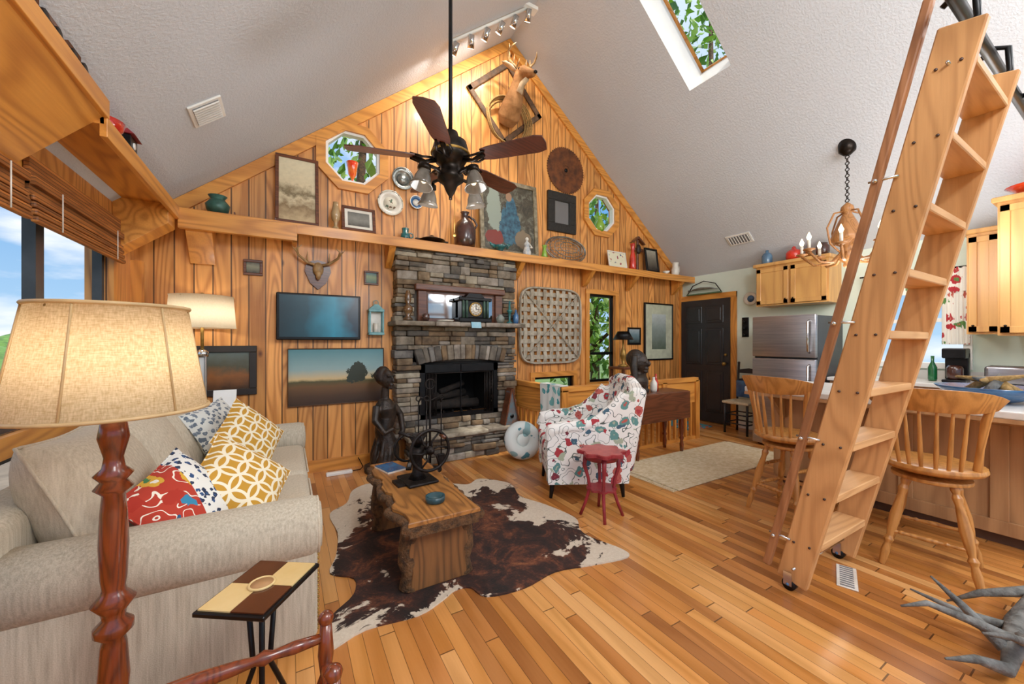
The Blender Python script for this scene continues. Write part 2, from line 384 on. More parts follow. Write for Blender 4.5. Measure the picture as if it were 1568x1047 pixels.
# ---- windows
def octwin(name,cx,cz):
    b=B(name)
    for r0,r1,y0,y1,m in((.29,.385,WB-.035,WB-.001,TRIMX),(.262,.30,WB-.01,WB+.06,WHITE)):
        i=octo(cx,cz,r0); o=octo(cx,cz,r1)
        for k in range(8):
            j=(k+1)%8
            vs=[(p[0],y,p[1]) for y in(y0,y1) for p in(i[k],i[j],o[j],o[k])]
            b.add(vs,[(0,1,2,3),(7,6,5,4),(0,4,5,1),(2,6,7,3),(1,5,6,2),(0,3,7,4)],m)
    b.done()
octwin('window_1',.608,3.28); octwin('window_2',4.144,3.29)
def winY(name,x0,x1,z0,z1,trim=True,mull=()):
    b=B(name)
    w=.035
    for lo,hi in(((x0,z0),(x1,z0+w)),((x0,z1-w),(x1,z1)),((x0,z0),(x0+w,z1)),((x1-w,z0),(x1,z1))):
        b.box((lo[0],WB+.03,lo[1]),(hi[0],WB+.07,hi[1]),BLACK)
    for z in mull: b.box((x0,WB+.03,z-.02),(x1,WB+.07,z+.02),BLACK)
    t=.07
    b.box((x0-t,WB-.025,z0-t),(x1+t,WB-.001,z0),TRIMX); b.box((x0-t,WB-.025,z1),(x1+t,WB-.001,z1+t),TRIMX)
    b.box((x0-t,WB-.025,z0),(x0,WB-.001,z1),TRIMZ); b.box((x1,WB-.025,z0),(x1+t,WB-.001,z1),TRIMZ)
    b.done()
winY('window_3',3.9,4.43,.72,2.05,mull=(1.15,)); winY('window_4',2.92,3.6,.58,.84)
b=B('window_5')
def fr(y0,y1,z0,z1,w,m,x0=WL-.07,x1=WL-.02):
    b.box((x0,y0,z0),(x1,y1,z0+w),m); b.box((x0,y0,z1-w),(x1,y1,z1),m); b.box((x0,y0,z0),(x1,y0+w,z1),m); b.box((x0,y1-w,z0),(x1,y1,z1),m)
DKF=mat('dark_window_frame','3A3C40','2A2C30',5,.4)
for y0,y1 in((1.3,2.15),(2.15,3.03),(3.03,3.86)): fr(y0,y1,.9,2.12,.04,DKF); fr(y0,y1,.34,.8,.04,DKF)
b.box((WL-.001,1.2,.8),(WL+.03,3.95,.9),TRIMY); b.box((WL+.001,3.86,.3),(WL+.03,3.96,2.15),TRIMZ); b.box((WL+.001,1.2,.26),(WL+.04,3.96,.34),TRIMY)
b.box((WL+.001,1.2,2.12),(WL+.03,3.96,2.2),TRIMY)
b.done()
b=B('bamboo_roman_shade')
for y0,y1 in((1.35,2.7),(2.74,3.9)):
    b.box((WL+.035,y0,1.93),(WL+.055,y1,2.1),BAMBOO)
    for k in range(4): b.box((WL+.055,y0,1.9+.035*k),(WL+.085-.004*k,y1,1.93+.035*k),BAMBOO,.008,2)
    for yy in (y0+.2,y1-.2): b.cyl((WL+.095,yy,1.9),(WL+.095,yy,2.1),.003,CERAM,seg=6)
    b.box((WL+.035,y0,2.08),(WL+.075,y1,2.12),BAMBOO)
b.box((WL+.035,2.74,2.1),(WL+.055,3.9,2.22),BAMBOO)
b.done()
b=B('window_6')
for (ya,yb,za,zb) in((1.02,1.86,1.04,1.1),(1.02,1.86,2.03,2.1),(1.02,1.08,1.1,2.03),(1.8,1.86,1.1,2.03),(1.08,1.8,1.54,1.58)):
    b.box((WR-.03,ya,za),(WR,yb,zb),WHITE)
b.done()
b=B('floral_curtain')
CF=palette('curtain_floral','F0ECE2',['B8323A','5E8A4A','C86A5A'],9,.36)
vs=[];fs=[];N=24
for i in range(N+1):
    y=1.03+.2*i/N; x=WR-.06+.018*math.sin(i*1.9)
    vs+=[(x,y,1.3),(x,y,2.1)]
for i in range(N): fs.append((2*i,2*i+1,2*i+3,2*i+2))
b.add(vs,fs,CF,True)
vs=[];fs=[]
for i in range(61):
    y=1.03+.84*i/60; x=WR-.07+.018*math.sin(i*1.9)
    vs+=[(x,y,1.85),(x,y,2.1)]
for i in range(60): fs.append((2*i,2*i+1,2*i+3,2*i+2))
b.add(vs,fs,CF,True); b.cyl((WR-.065,1.02,2.1),(WR-.065,1.9,2.1),.01,BLACK); b.done(recalc=False)
# ---- shelf ledge
SH=2.44
b=B('ledge_shelf')
b.box((-.78,4.15,SH-.04),(WR,WB-.03,SH),TRIMX); b.box((-.78,4.13,SH-.1),(WR,4.16,SH),TRIMX)
b.box((-.78,4.12,SH-.17),(.08,4.17,SH-.02),TRIMX); b.box((.04,4.14,SH-.17),(.08,WB-.03,SH-.04),TRIMX)
b.box((WL,2.66,SH-.04),(-.78,WB-.03,SH-.001),TRIMY); b.box((-.80,2.66,SH-.1),(-.77,4.15,SH),TRIMY)
b.prism([(WL+.001,SH+.08),(-.785,SH+.08),(-.785,SH),(WL+.001,SH-.34)],'Y',.9,2.665,TRIMY)
b.box((-.79,.9,SH-.005),(-.765,2.67,SH+.085),TRIMY)
def corbY(x0,x1,d=.22,h=.26): b.prism([(WB-.03,SH-.04),(WB-.03-d,SH-.04),(WB-.03-d,SH-.1),(WB-.03-d*.35,SH-.04-h*.8),(WB-.03,SH-.04-h)],'X',x0,x1,TRIMZ)
for x in(.93,2.56,3.75,4.65,5.75): corbY(x,x+.07)
b.prism([(WB-.03,SH-.04),(4.17,SH-.04),(4.17,SH-.19),(WB-.03,SH-.42)],'X',-.74,-.56,TRIMZ)
b.prism([(WL+.001,SH-.04),(-.8,SH-.04),(-.8,SH-.19),(WL+.001,SH-.44)],'Y',3.93,4.14,TRIMY)
b.done(bevel=.003)
# ---- door
b=B('door_1')
y0,y1=3.5,4.36; X=WR-.045
b.box((X,y0,.01),(WR-.001,y1,2.03),DOORB)
for (a,c,z0,z1) in((.1,.4,.18,.85),(.47,.77,.18,.85),(.1,.4,.95,1.55),(.47,.77,.95,1.55),(.1,.4,1.64,1.92),(.47,.77,1.64,1.92)):
    b.box((X-.012,y0+a,z0),(X,y0+c,z1),DOORB,.01); b.box((X-.02,y0+a+.04,z0+.04),(X-.01,y0+c-.04,z1-.04),DOORB,.008)
b.sph((X-.06,y0+.06,.98),.03,GOLD,12); b.cyl((X-.05,y0+.06,.98),(X,y0+.06,.98),.012,GOLD); b.sph((X-.015,y0+.06,1.12),.022,GOLD,10)
b.box((WR-.025,y0-.09,0),(WR-.001,y0,2.12),TRIMZ); b.box((WR-.03,y0-.09,2.03),(WR-.001,4.38,2.12),TRIMY)
b.done()
b=B('door_mat'); b.box((5.2,3.62,0),(5.75,4.25,.012),palette('mat_weave','3E8A9A',['2A5E7A','D8D2C0','B85A3A'],9,.4)); b.done()
# ---------------------------------------------------------------- fireplace
b=B('stone_fireplace')
def stones(x0,x1,z0,z1,yf,yb=WB-.005):
    z=z0
    while z<z1-.005:
        h=random.choice([.03,.04,.05,.06,.075,.1])
        if z1-z-h<.028: h=z1-z
        x=x0
        while x<x1-.005:
            w=random.uniform(.07,.3)
            if x1-x-w<.06: w=x1-x
            j=random.uniform(-.035,.02)
            e0=random.uniform(-.018,.012) if x==x0 else 0
            def one(z_,h_):
                M=T(x+w/2,0,z_+h_/2,0,random.uniform(-1.6,1.6),0)
                b.box((-w/2+.002+e0,yf+j,-h_/2+.002),(w/2-.002+(random.uniform(-.012,.018) if abs(x+w-x1)<.001 else 0),yb,h_/2-.002),random.choice(STONES),.009,2,M,smooth=True)
            if h>.07 and random.random()<.4:
                one(z,h*.45); j=random.uniform(-.03,.02); one(z+h*.45,h*.55)
            else: one(z,h)
            x+=w
        z+=h
yf=4.2; cx0,cx1=1.01,2.5
core=STONES[4]; WC=WB-.005
b.box((cx0+.03,yf+.03,.3),(FB[0]-.03,WC,2.36),core); b.box((FB[1]+.03,yf+.03,.3),(cx1-.03,WC,2.36),core); b.box((cx0+.03,yf+.03,1.1),(cx1-.03,WC,1.52),core)
b.box((cx0+.03,yf+.1,1.5),(cx1-.03,WC,1.97),core); b.box((cx0+.03,yf+.03,1.96),(cx1-.03,WC,2.36),core)
stones(cx0,cx1,.28,.46,yf)
stones(cx0,FB[0],.46,1.07,yf); stones(FB[1],cx1,.46,1.07,yf)
x=1.22
while x<2.28:
    w=random.uniform(.05,.09); t=(x-1.75)/.55
    zt_=1.22+.05*(1-t*t)
    b.box((-w/2+.002,yf-.03+random.uniform(-.012,.01),-.085),(w/2-.002,WC,.085),random.choice(STONES),.01,2,T(x+w/2,0,zt_-.06,0,t*18,0),smooth=True); x+=w
stones(cx0,1.2,1.07,1.24,yf); stones(2.3,cx1,1.07,1.24,yf)
stones(cx0,cx1,1.24,1.5,yf)
stones(cx0,1.2,1.55,1.95,yf); stones(2.32,cx1,1.55,1.95,yf)
stones(cx0,cx1,1.95,2.37,yf)
x=cx0-.05
while x<cx1+.04:
    w=random.uniform(.28,.5); w=min(w,cx1+.06-x)
    b.box((x+.003,4.02+random.uniform(-.02,.02),1.5),(x+w-.003,WC,1.55),random.choice(STONES[:3]),.01,2,smooth=True); x+=w
stones(1.12,2.5,0,.27,4.04,4.25)
x=1.08
while x<2.5:
    w=min(random.uniform(.3,.55),2.54-x)
    b.box((x+.003,4.0+random.uniform(-.02,.02),.27),(x+w-.003,4.3,.32),random.choice([STONES[1],STONES[5],STONES[0]]),.012,2,smooth=True); x+=w
X0,X1,Z0,Z1=FB
for lo,hi in(((X0-.03,WB-.15,Z0-.03),(X1+.03,4.95,Z0)),((X0-.03,WB-.15,Z1),(X1+.03,4.95,Z1+.03)),((X0-.03,WB-.15,Z0),(X0,4.95,Z1)),((X1,WB-.15,Z0),(X1+.03,4.95,Z1)),((X0,4.9,Z0),(X1,4.95,Z1))):
    b.box(lo,hi,SOOT)
for lo,hi in(((X0,4.2,Z0),(X1,4.23,Z0+.05)),((X0,4.2,Z1-.09),(X1,4.23,Z1)),((X0,4.2,Z0),(X0+.06,4.23,Z1)),((X1-.06,4.2,Z0),(X1,4.23,Z1)),((1.755,4.2,Z0),(1.765,4.22,Z1))):
    b.box(lo,hi,BLACK)
b.cyl((X0+.08,4.19,Z1-.1),(X1-.08,4.19,Z1-.1),.006,IRON)
# gathered mesh screen at both sides
for xa in(X0+.07,X1-.19):
    for k in range(13): b.cyl((xa+.01*k,4.19+.008*math.sin(k*1.7),Z0+.03),(xa+.01*k,4.19+.008*math.sin(k*1.7),Z1-.1),.0035,IRON,seg=5)
b.done()
b=B('fire_logs')
for i in range(5): b.box((1.5+.12*i,4.42,.47),(1.515+.12*i,4.75,.5),IRON)
b.cyl((1.42,4.5,.56),(2.1,4.48,.56),.055,LOGM); b.cyl((1.46,4.65,.57),(2.05,4.68,.57),.06,LOGM); b.cyl((1.5,4.5,.66),(2.0,4.68,.67),.05,LOGM)
b.cyl((1.6,4.48,.72),(1.95,4.6,.8),.035,LOGM); b.done()
b=B('mantel_mirror')
b.box((1.24,4.2,1.56),(2.28,4.26,1.94),DARKW,.006); b.box((1.36,4.185,1.6),(2.16,4.2,1.87),MIRROR)
b.box((1.2,4.13,1.9),(2.32,4.26,1.97),DARKW,.01)
for x in(1.24,2.2): b.box((x,4.17,1.56),(x+.1,4.2,1.9),DARKW,.006)
b.done((0,0,-.005))
b=B('mantel_clock'); b.M=Matrix.Scale(1.22,4)
VC=mat('verdigris_column','3A5A4E','26382E',9,.4)
b.box((-.17,-.06,0),(.17,.06,.04),BLACK,.006); b.box((-.14,-.05,.04),(.14,.05,.2),BLACK,.006); b.box((-.17,-.06,.2),(.17,.06,.23),BLACK,.006)
b.prism([(-.1,.23),(.1,.23),(.06,.27),(-.06,.27)],'Y',-.045,.045,BLACK)
for x in(-.125,-.09,.09,.125): b.cyl((x,-.055,.04),(x,-.055,.2),.012,VC)
b.torus((0,-.055,.12),.06,.008,GOLD,'Y'); b.cyl((0,-.06,.12),(0,-.05,.12),.058,CERAM,seg=24); b.torus((0,-.0605,.12),.03,.002,GOLD,'Y',20,5)
for k in range(12): b.box((-.0025,-.0015,.043),(.0025,0,.054),BLACK,M=T(0,-.06,.12,0,30*k,0))
b.box((-.003,-.064,.12),(.003,-.06,.165),BLACK); b.box((0,-.064,.117),(.035,-.06,.123),BLACK)
b.done((1.87,4.095,1.553))
def vase(name,loc,prof,m,extra=None):
    b=B(name); b.lathe(prof,m)
    if extra: extra(b)
    b.done(loc)
vase('candle_holder',(2.36,4.1,1.553),[(.04,0),(.04,.01),(.012,.03),(.015,.12),(.035,.15),(.035,.16),(.014,.17),(.014,.26),(.003,.28)],TEAL)
vase('oil_lamp',(1.11,4.1,1.553),[(.05,0),(.05,.02),(.02,.05),(.05,.1),(.05,.14),(.02,.17),(.035,.22),(.03,.28),(.02,.32)],mat('amber_glass','6A4A2A','3A2A1A',5,.15,coat=.5))
vase('ceramic_jar',(2.22,4.08,1.553),[(.035,0),(.05,.03),(.05,.07),(.025,.09),(.03,.1)],mat('grey_glaze','8A9088','5E645E',8,.3))
vase('pottery_cup',(1.3,4.08,1.553),[(.03,0),(.04,.03),(.038,.07),(.03,.08)],BROWNJ)
vase('blue_bottle',(2.45,4.1,1.553),[(.03,0),(.035,.02),(.035,.1),(.012,.14),(.014,.17)],BLUEG)
b=B('place_card'); b.box((-.06,-.005,0),(.06,.005,.07),mat('blue_card','7AB0C8','A8CCD8',14,.6),M=T(rx=-15)); b.done((1.87,4.005,1.485))
b=B('stoneware_plate'); b.cyl((0,0,0),(0,0,.015),.08,CERAM,.1,20); b.done((1.52,4.08,1.553))
b=B('fireplace_tool_set')
b.lathe([(.12,0),(.12,.02),(.03,.04)],IRON); b.cyl((0,0,.03),(0,0,.85),.012,IRON)
b.torus((0,0,.89),.05,.009,IRON,'Y'); b.tube([(-.12,0,.7),(-.1,0,.76),(0,0,.72),(.1,0,.76),(.12,0,.7)],.008,IRON)
for x,k in((-.12,0),(.12,1),(-.05,2)):
    yy=-.04 if k==2 else 0
    b.cyl((x,yy,.14),(x,yy,.72),.007,IRON,seg=8); b.torus((x,yy,.75),.025,.006,IRON,'Y',16,6)
b.box((-.17,-.01,.06),(-.07,.01,.2),IRON,.004); b.box((.08,-.02,.06),(.16,.02,.16),IRON,.01)
b.tube([(-.05,-.04,.14),(-.05,-.04,.1),(-.02,-.04,.08),(-.03,-.04,.13)],.007,IRON)
b.done((1.27,3.85,0))
b=B('carved_figure_statue')
b.box((-.16,-.13,0),(.16,.13,.1),DARKSC,.02,3)
b.tube([(0,0,.08),(.03,-.02,.25),(-.02,0,.42),(.02,0,.56),(0,0,.66),(0,0,.74)],[.14,.11,.085,.1,.11,.06],DARKSC,16)
for k in range(9):
    a=k*.7; b.tube([(.12*math.cos(a),.11*math.sin(a),.05),(.12*math.cos(a+.3),.11*math.sin(a+.3),.2),(.09*math.cos(a+.5),.08*math.sin(a+.5),.36)],[.04,.028,.012],DARKSC)
b.tube([(-.1,0,.68),(-.16,-.05,.55),(-.11,-.13,.43),(-.02,-.15,.46)],[.042,.036,.03,.024],DARKSC); b.tube([(.1,0,.68),(.17,-.04,.56),(.13,-.12,.42),(.06,-.16,.34)],[.042,.036,.03,.024],DARKSC)
b.tube([(0,0,.7),(0,-.01,.86)],[.045,.04],DARKSC); b.sph((0,-.03,.95),(.062,.08,.1),DARKSC); b.sph((0,.03,.98),(.085,.08,.1),DARKSC)
b.sph((.0,.1,.98),(.05,.05,.05),DARKSC)
for s_ in(-1,1): b.sph((s_*.065,-.01,.95),(.014,.025,.035),DARKSC,8)
b.sph((0,-.12,.94),(.014,.022,.03),DARKSC,10); b.sph((0,-.105,.895),(.028,.018,.012),DARKSC,10); b.sph((0,-.095,.865),(.028,.022,.022),DARKSC,10); b.tube([(-.05,-.095,.985),(0,-.112,.98),(.05,-.095,.985)],.01,DARKSC,6)
b.done((.86,4.05,0),28,remesh=.0075,smi=2)
b=B('wooden_dulcimer')
b.prism([(-.09,0),(.09,0),(.02,.4),(-.02,.4)],'Y',-.05,.05,mat('weathered_blue','4A6672','6A4A3A',12,.7)); b.cyl((0,-.055,.1),(0,-.049,.1),.025,BLACK)
for s_ in(-1,1): b.prism([(s_*.09,0),(s_*.11,0),(s_*.01,.44),(s_*.0,.42)],'Y',-.06,.06,DARKW)
b.done((2.36,4.09,.325))
b=B('ring_pouf')
PB=palette('pouf_fabric','DCE4E2',['4E8A9A','8AB0B4'],5,.3)
b.torus((0,0,0),.14,.075,PB,'Y',32,12)
b.sph((0,0,0),(.08,.05,.08),PB); b.done((2.3,3.7,.215),rot=(R(-18),0,R(-15)))
# ---------------------------------------------------------------- wall art helper
def frame(name,x,z,w,h,pic,fm,fw=.03,d=.03,y=WB-.002,rx=0,mat_=None,mw=.05,rz=0,rollY=0):
    b=B(name)
    for lo,hi in(((-w/2,-h/2),(w/2,-h/2+fw)),((-w/2,h/2-fw),(w/2,h/2)),((-w/2,-h/2+fw),(-w/2+fw,h/2-fw)),((w/2-fw,-h/2+fw),(w/2,h/2-fw))):
        b.box((lo[0],-d,lo[1]),(hi[0],0,hi[1]),fm,.004)
    if mat_:
        b.box((-w/2+fw,-d*.5,-h/2+fw),(w/2-fw,0,h/2-fw),mat_); iw=w/2-fw-mw; ih=h/2-fw-mw
        b.box((-iw,-d*.6,-ih),(iw,-d*.5,ih),pic)
    else: b.box((-w/2+fw,-d*.5,-h/2+fw),(w/2-fw,0,h/2-fw),pic)
    b.done((x,y,z),rot=(R(rx),R(rollY),R(rz)))
def landscape(name,h,stops,ns=4,amt=.25):
    n=NT(name); o=n.sep(n.coord()); f=n.math('MULTIPLY_ADD',o[2],1/h,.5)
    f=n.math('ADD',f,n.math('MULTIPLY',n.math('SUBTRACT',n.noise(n.coord(),ns,5,.65),.5),amt))
    col=n.ramp(f,stops); return n.out(n.mix(n.math('MULTIPLY',n.noise(n.coord(),30,3),.3),col,lin('3A3020')),.35)
n=NT('landscape_painting_canvas'); o=n.sep(n.coord()); f=n.math('MULTIPLY_ADD',o[2],1/.6,.5)
f=n.math('ADD',f,n.math('MULTIPLY',n.math('SUBTRACT',n.noise(n.coord(),5,5,.65),.5),.08))
sky=n.ramp(f,[(0,'2E1C10'),(.18,'4A3018'),(.34,'6A4822'),(.42,'4A4824'),(.46,'D0B480'),(.62,'8CA8A8'),(1,'3E7E8A')])
def blobtree(cx,cz,r,sq=.6):
    dx=n.math('SUBTRACT',o[0],cx); dz=n.math('SUBTRACT',o[2],cz)
    d=n.math('SQRT',n.math('ADD',n.math('MULTIPLY',dx,dx),n.math('MULTIPLY',n.math('MULTIPLY',dz,dz),sq)))
    return n.math('LESS_THAN',n.math('ADD',d,n.math('MULTIPLY',n.noise(n.coord(),16,5,.7),.14)),r)
tree_=n.math('MAXIMUM',blobtree(.2,.04,.15),n.math('MAXIMUM',blobtree(.12,.0,.12),blobtree(.36,-.02,.115,2.2)))
n.out(n.mix(tree_,sky,lin('242A1A')),.4); PLAND=n.m
frame('landscape_painting',.46,.97,.92,.58,PLAND,mat('canvas_edge','5A3A20'),.008,.03)
frame('framed_print',-.5,1.06,.5,.46,landscape('dark_print',.4,[(0,'2A1A10'),(.4,'8A5426'),(.6,'4A4A3A'),(1,'5A6A6A')],8,.5),mat('black_frame','201814'),.06,.03)
frame('small_framed_photo',-.28,2.03,.155,.15,landscape('photo1',.1,[(0,'2A2418'),(.6,'8A8A70'),(1,'3A3A34')],20,.6),DARKW,.025,.02)
frame('small_framed_picture',.79,2.02,.15,.15,landscape('photo2',.1,[(0,'2A5A4A'),(.6,'8AA070'),(1,'3A6A74')],20,.6),DARKW,.02,.02)
frame('botanical_print',5.45,1.5,.72,.96,landscape('print3',.6,[(0,'5A6A5A'),(.5,'8A9A94'),(1,'C8D4D4')],6,.5),BLACK,.025,.03,mat_=mat('mat_board','C8CEB4'),mw=.16)
frame('small_landscape',4.86,1.42,.3,.28,landscape('photo4',.2,[(0,'2A3A3A'),(.6,'6A8A94'),(1,'A8B8C0')],10,.6),BLACK,.03,.02)
n=NT('figure_painting_canvas'); o=n.sep(n.coord()); cc=n.coord()
base=n.ramp(n.noise(cc,9,7,.75,1.2),[(.32,'221E18'),(.5,'4A4436'),(.62,'6E6E60'),(.75,'9A9480')])
def ell(x,z,a,c_,thr=1,nz=1.6):
    px=n.math('DIVIDE',n.math('SUBTRACT',o[0],x),a); pz=n.math('DIVIDE',n.math('SUBTRACT',o[2],z),c_)
    dd=n.math('ADD',n.math('MULTIPLY',px,px),n.math('MULTIPLY',pz,pz)); dd=n.math('ADD',dd,n.math('MULTIPLY',n.math('SUBTRACT',n.noise(cc,14,5,.7),.5),nz))
    return n.math('LESS_THAN',dd,thr)
robe=n.ramp(n.noise(cc,22,4),[(.3,'1E3246'),(.7,'3E6E84')])
col=n.mix(ell(0,-.1,.16,.26),base,robe); col=n.mix(ell(.03,.12,.08,.16),col,robe); col=n.mix(ell(0,.28,.045,.06,1,.5),col,lin('96745A')); col=n.mix(ell(-.22,-.28,.13,.1),col,lin('7A2E24')); col=n.mix(ell(.2,-.26,.12,.12),col,lin('7A6A54')); col=n.mix(ell(-.22,.1,.1,.3,1,2.4),col,lin('8A9488'))
n.out(col,.4)
frame('figure_painting',2.49,SH+.49,.86,.98,n.m,mat('pale_gilt_frame','9A9078','6A5E48',18,.5,.2,bump=.4),.055,.04,y=4.35,rx=-4)
frame('ornate_wall_mirror',3.38,3.165,.5,.56,MIRROR,mat('ornate_black_frame','2A2622','14120E',30,.5,.2,bump=.9),.12,.04)
frame('framed_sketch',.085,SH+.36,.37,.69,landscape('sketch',.6,[(0,'C8B088'),(.2,'8A7250'),(.35,'D8C8A4'),(.45,'7A6A4C'),(.6,'E0D0AC'),(1,'E6DAB8')],11,.5),DARKW,.03,.025,y=4.3,rx=-8)
frame('framed_photograph',.64,SH+.15,.33,.27,landscape('photo5',.2,[(0,'2A2A2A'),(.5,'8A8A84'),(1,'5A5A58')],12,.6),DARKW,.03,.025,y=4.26,rx=-12,mat_=CERAM,mw=.03)
frame('welcome_sign',4.35,SH+.14,.38,.26,palette('sign','DCD8BC',['7A8A5A','A83A3A','4A5A7A'],16,.3),CERAM,.02,.02,y=4.27,rx=-10)
frame('framed_portrait',5.12,SH+.21,.3,.4,landscape('photo6',.3,[(0,'2A2420'),(.5,'6A6458'),(1,'A8A494')],9,.6),BLACK,.035,.025,y=4.27,rx=-8,rz=0)
b=B('diamond_frame')
OF=mat('old_frame_wood','6A4A30','3A2A1C',14,.7,bump=.4)
for k in range(4): b.box((-.4,-.03,.33),(.4,0,.4),OF,.008,M=T(ry=90*k))
b.done((2.47,WB-.002,4.45),rot=(0,R(48),0))
e=empty('deer_head_mount',(2.5,WB-.04,4.4))
b=B('head_and_neck')
b.tube([(-.04,.01,-.24),(-.04,-.06,-.18),(-.03,-.13,-.08),(-.01,-.18,.05),(.01,-.22,.16),(.02,-.27,.25)],[.1,.145,.135,.105,.085,.085],DEERFUR,16)
b.tube([(.02,-.24,.28),(.03,-.32,.26),(.05,-.42,.2),(.065,-.48,.165),(.07,-.5,.155)],[.075,.08,.055,.04,.028],DEERFUR,14)
b.done(parent=e,remesh=.011)
b=B('ears_eyes_nose')
for s_ in(-1,1):
    b.tube([(.02+.06*s_,-.23,.31),(.02+.12*s_,-.22,.35),(.02+.2*s_,-.22,.37),(.02+.25*s_,-.22,.37)],[.025,.045,.035,.006],DEERLIGHT,10,flat=.4)
    b.sph((.03+.066*s_,-.32,.285),.017,BLACK,10)
b.sph((.07,-.52,.165),(.026,.016,.02),BLACK,10)
b.tube([(-.01,-.27,.02),(.02,-.3,.13),(.045,-.38,.16)],[.045,.035,.03],DEERLIGHT,10)
b.done(parent=e)
b=B('antlers')
for s_ in(-1,1):
    f=lambda x,y,z:(.02+x*s_,y,z)
    b.tube([f(.035,-.25,.33),f(.08,-.22,.39),f(.15,-.22,.43),f(.19,-.28,.47),f(.18,-.35,.5),f(.15,-.4,.52)],[.018,.017,.015,.013,.01,.003],ANTLER,8)
    for p,q in((f(.09,-.22,.39),f(.09,-.26,.49)),(f(.15,-.23,.43),f(.15,-.24,.53)),(f(.19,-.3,.48),f(.2,-.32,.55)),(f(.05,-.24,.35),f(.05,-.32,.42))):
        b.tube([p,((p[0]+q[0])/2,(p[1]+q[1])/2-.01,(p[2]+q[2])/2),q],[.012,.009,.002],ANTLER,8)
b.done(parent=e)
b=B('lasso_rope')
for k in range(6):
    a,c_=.26+.02*random.random()+.012*k,.3+.01*k; ox=random.uniform(-.02,.02)
    b.tube([(ox+a*math.cos(t*math.pi/16),-.02-.015*k+.01*math.sin(t),-.02+c_*math.sin(t*math.pi/16)*(1 if math.sin(t*math.pi/16)<0 else .75)) for t in range(32)],.009,ROPE,6,closed=True)
b.done((2.46,WB-.04,4.22))
b=B('circular_saw_blade'); pts=[]
for i in range(56):
    a0=2*math.pi*i/56; a1=2*math.pi*(i+.65)/56
    pts+=[(.335*math.cos(a0),.335*math.sin(a0)),(.318*math.cos(a1),.318*math.sin(a1))]
b.prism(pts,'Y',-.012,-.004,RUST); b.torus((0,-.013,0),.07,.006,RUST,'Y'); b.cyl((0,-.02,0),(0,0,0),.028,BLACK); b.done((3.46,WB-.002,3.79))
def plate(name,x,z,r,m,m2):
    b=B(name); M=T(rx=90)
    b.lathe([(.001,.01),(r*.6,.008),(r*.65,.02),(r,.035),(r*.98,.02),(r*.6,.0),(.001,.0)],m,32,M); b.torus((0,-.033,0),r*.96,.005,m2,'Y',32,6)
    b.cyl((0,-.014,0),(0,-.011,0),r*.5,m2,seg=24); b.done((x,WB-.003,z))
plate('silver_platter',1.13,3.17,.125,SILVER,SILVER); plate('floral_plate',.99,2.87,.14,CERAM,palette('plate_floral','D8D2C0',['7A5E4A','5A6A5A'],22,.36)); plate('blue_plate',1.28,2.93,.075,BLUEG,CERAM)
b=B('tobacco_basket'); W=.5
def sup(t,W=W): 
    c_,s_=math.cos(t),math.sin(t); q=.35
    return (W*math.copysign(abs(c_)**q,c_),W*math.copysign(abs(s_)**q,s_))
n_=9
for i in range(n_):
    p=-W+.07+(2*W-.14)*i/(n_-1); lim=W*(1-abs(p/W)**5.7)**(1/5.7)
    for vert in(0,1):
        vs=[];fs=[];N=36
        for k in range(N+1):
            q=-lim+2*lim*k/N
            ph=(q+W-.07)/(2*W-.14)*(n_-1)
            off=.008*math.cos(math.pi*ph)*(1 if (i+vert)%2 else -1)
            for dd in(-.029,.029):
                vs.append((p+dd,-.045+off,q) if vert else (q,-.045+off,p+dd))
        for k in range(N): fs.append((2*k,2*k+1,2*k+3,2*k+2))
        b.add(vs,fs,BASKET,True)
for y in(-.03,-.06): b.tube([(sup(2*math.pi*k/64,W+.015)[0],y,sup(2*math.pi*k/64,W+.015)[1]) for k in range(64)],.014,BASKET,6,closed=True)
for s_ in(-1,1): b.tube([(-W*.9*s_,-.07,-W*.9),(0,-.075,0),(W*.9*s_,-.07,W*.9)],.006,BASKET,6)
b.done((3.18,WB-.002,1.55),recalc=False)
b=B('flat_screen_tv'); b.box((-.38,-.05,-.23),(.38,-.01,.23),BLACK,.008); b.box((-.355,-.053,-.2),(.355,-.049,.21),SCREEN); b.box((-.1,-.01,-.1),(.1,.04,.1),BLACK)
b.done((.287,WB-.045,1.575))
b=B('antler_plaque')
sh=[(-.09,.05),(-.1,0),(-.06,-.09),(0,-.14),(.06,-.09),(.1,0),(.09,.05),(.05,.08),(0,.09),(-.05,.08)]
b.prism([(x*1.2,z*1.3) for x,z in sh],'Y',-.025,0,DARKW)
b.sph((0,-.05,.02),(.05,.04,.07),ANTLER,12); b.sph((0,-.07,-.04),(.025,.03,.05),ANTLER,10)
for s_ in(-1,1):
    f=lambda x,y,z:(x*s_,y,z)
    b.tube([f(.03,-.05,.06),f(.1,-.06,.08),f(.18,-.1,.14),f(.19,-.15,.19),f(.15,-.18,.22)],[.015,.013,.012,.009,.003],ANTLER,8)
    for p,q in((f(.1,-.06,.08),f(.1,-.1,.18)),(f(.16,-.09,.12),f(.22,-.1,.2)),(f(.19,-.13,.16),f(.24,-.15,.22))): b.tube([p,q],[.01,.002],ANTLER,8)
b.done((.27,WB-.002,2.04))
b=B('wall_lantern'); lb=mat('pale_blue_paint','7AB0B4','5A9098',14,.5)
b.box((-.08,-.1,-.15),(.08,0,-.12),lb,.005); b.box((-.08,-.1,.1),(.08,0,.13),lb,.005)
for x in(-.075,.06):
    for y in(-.1,-.015): b.box((x,y,-.12),(x+.015,y+.015,.1),lb)
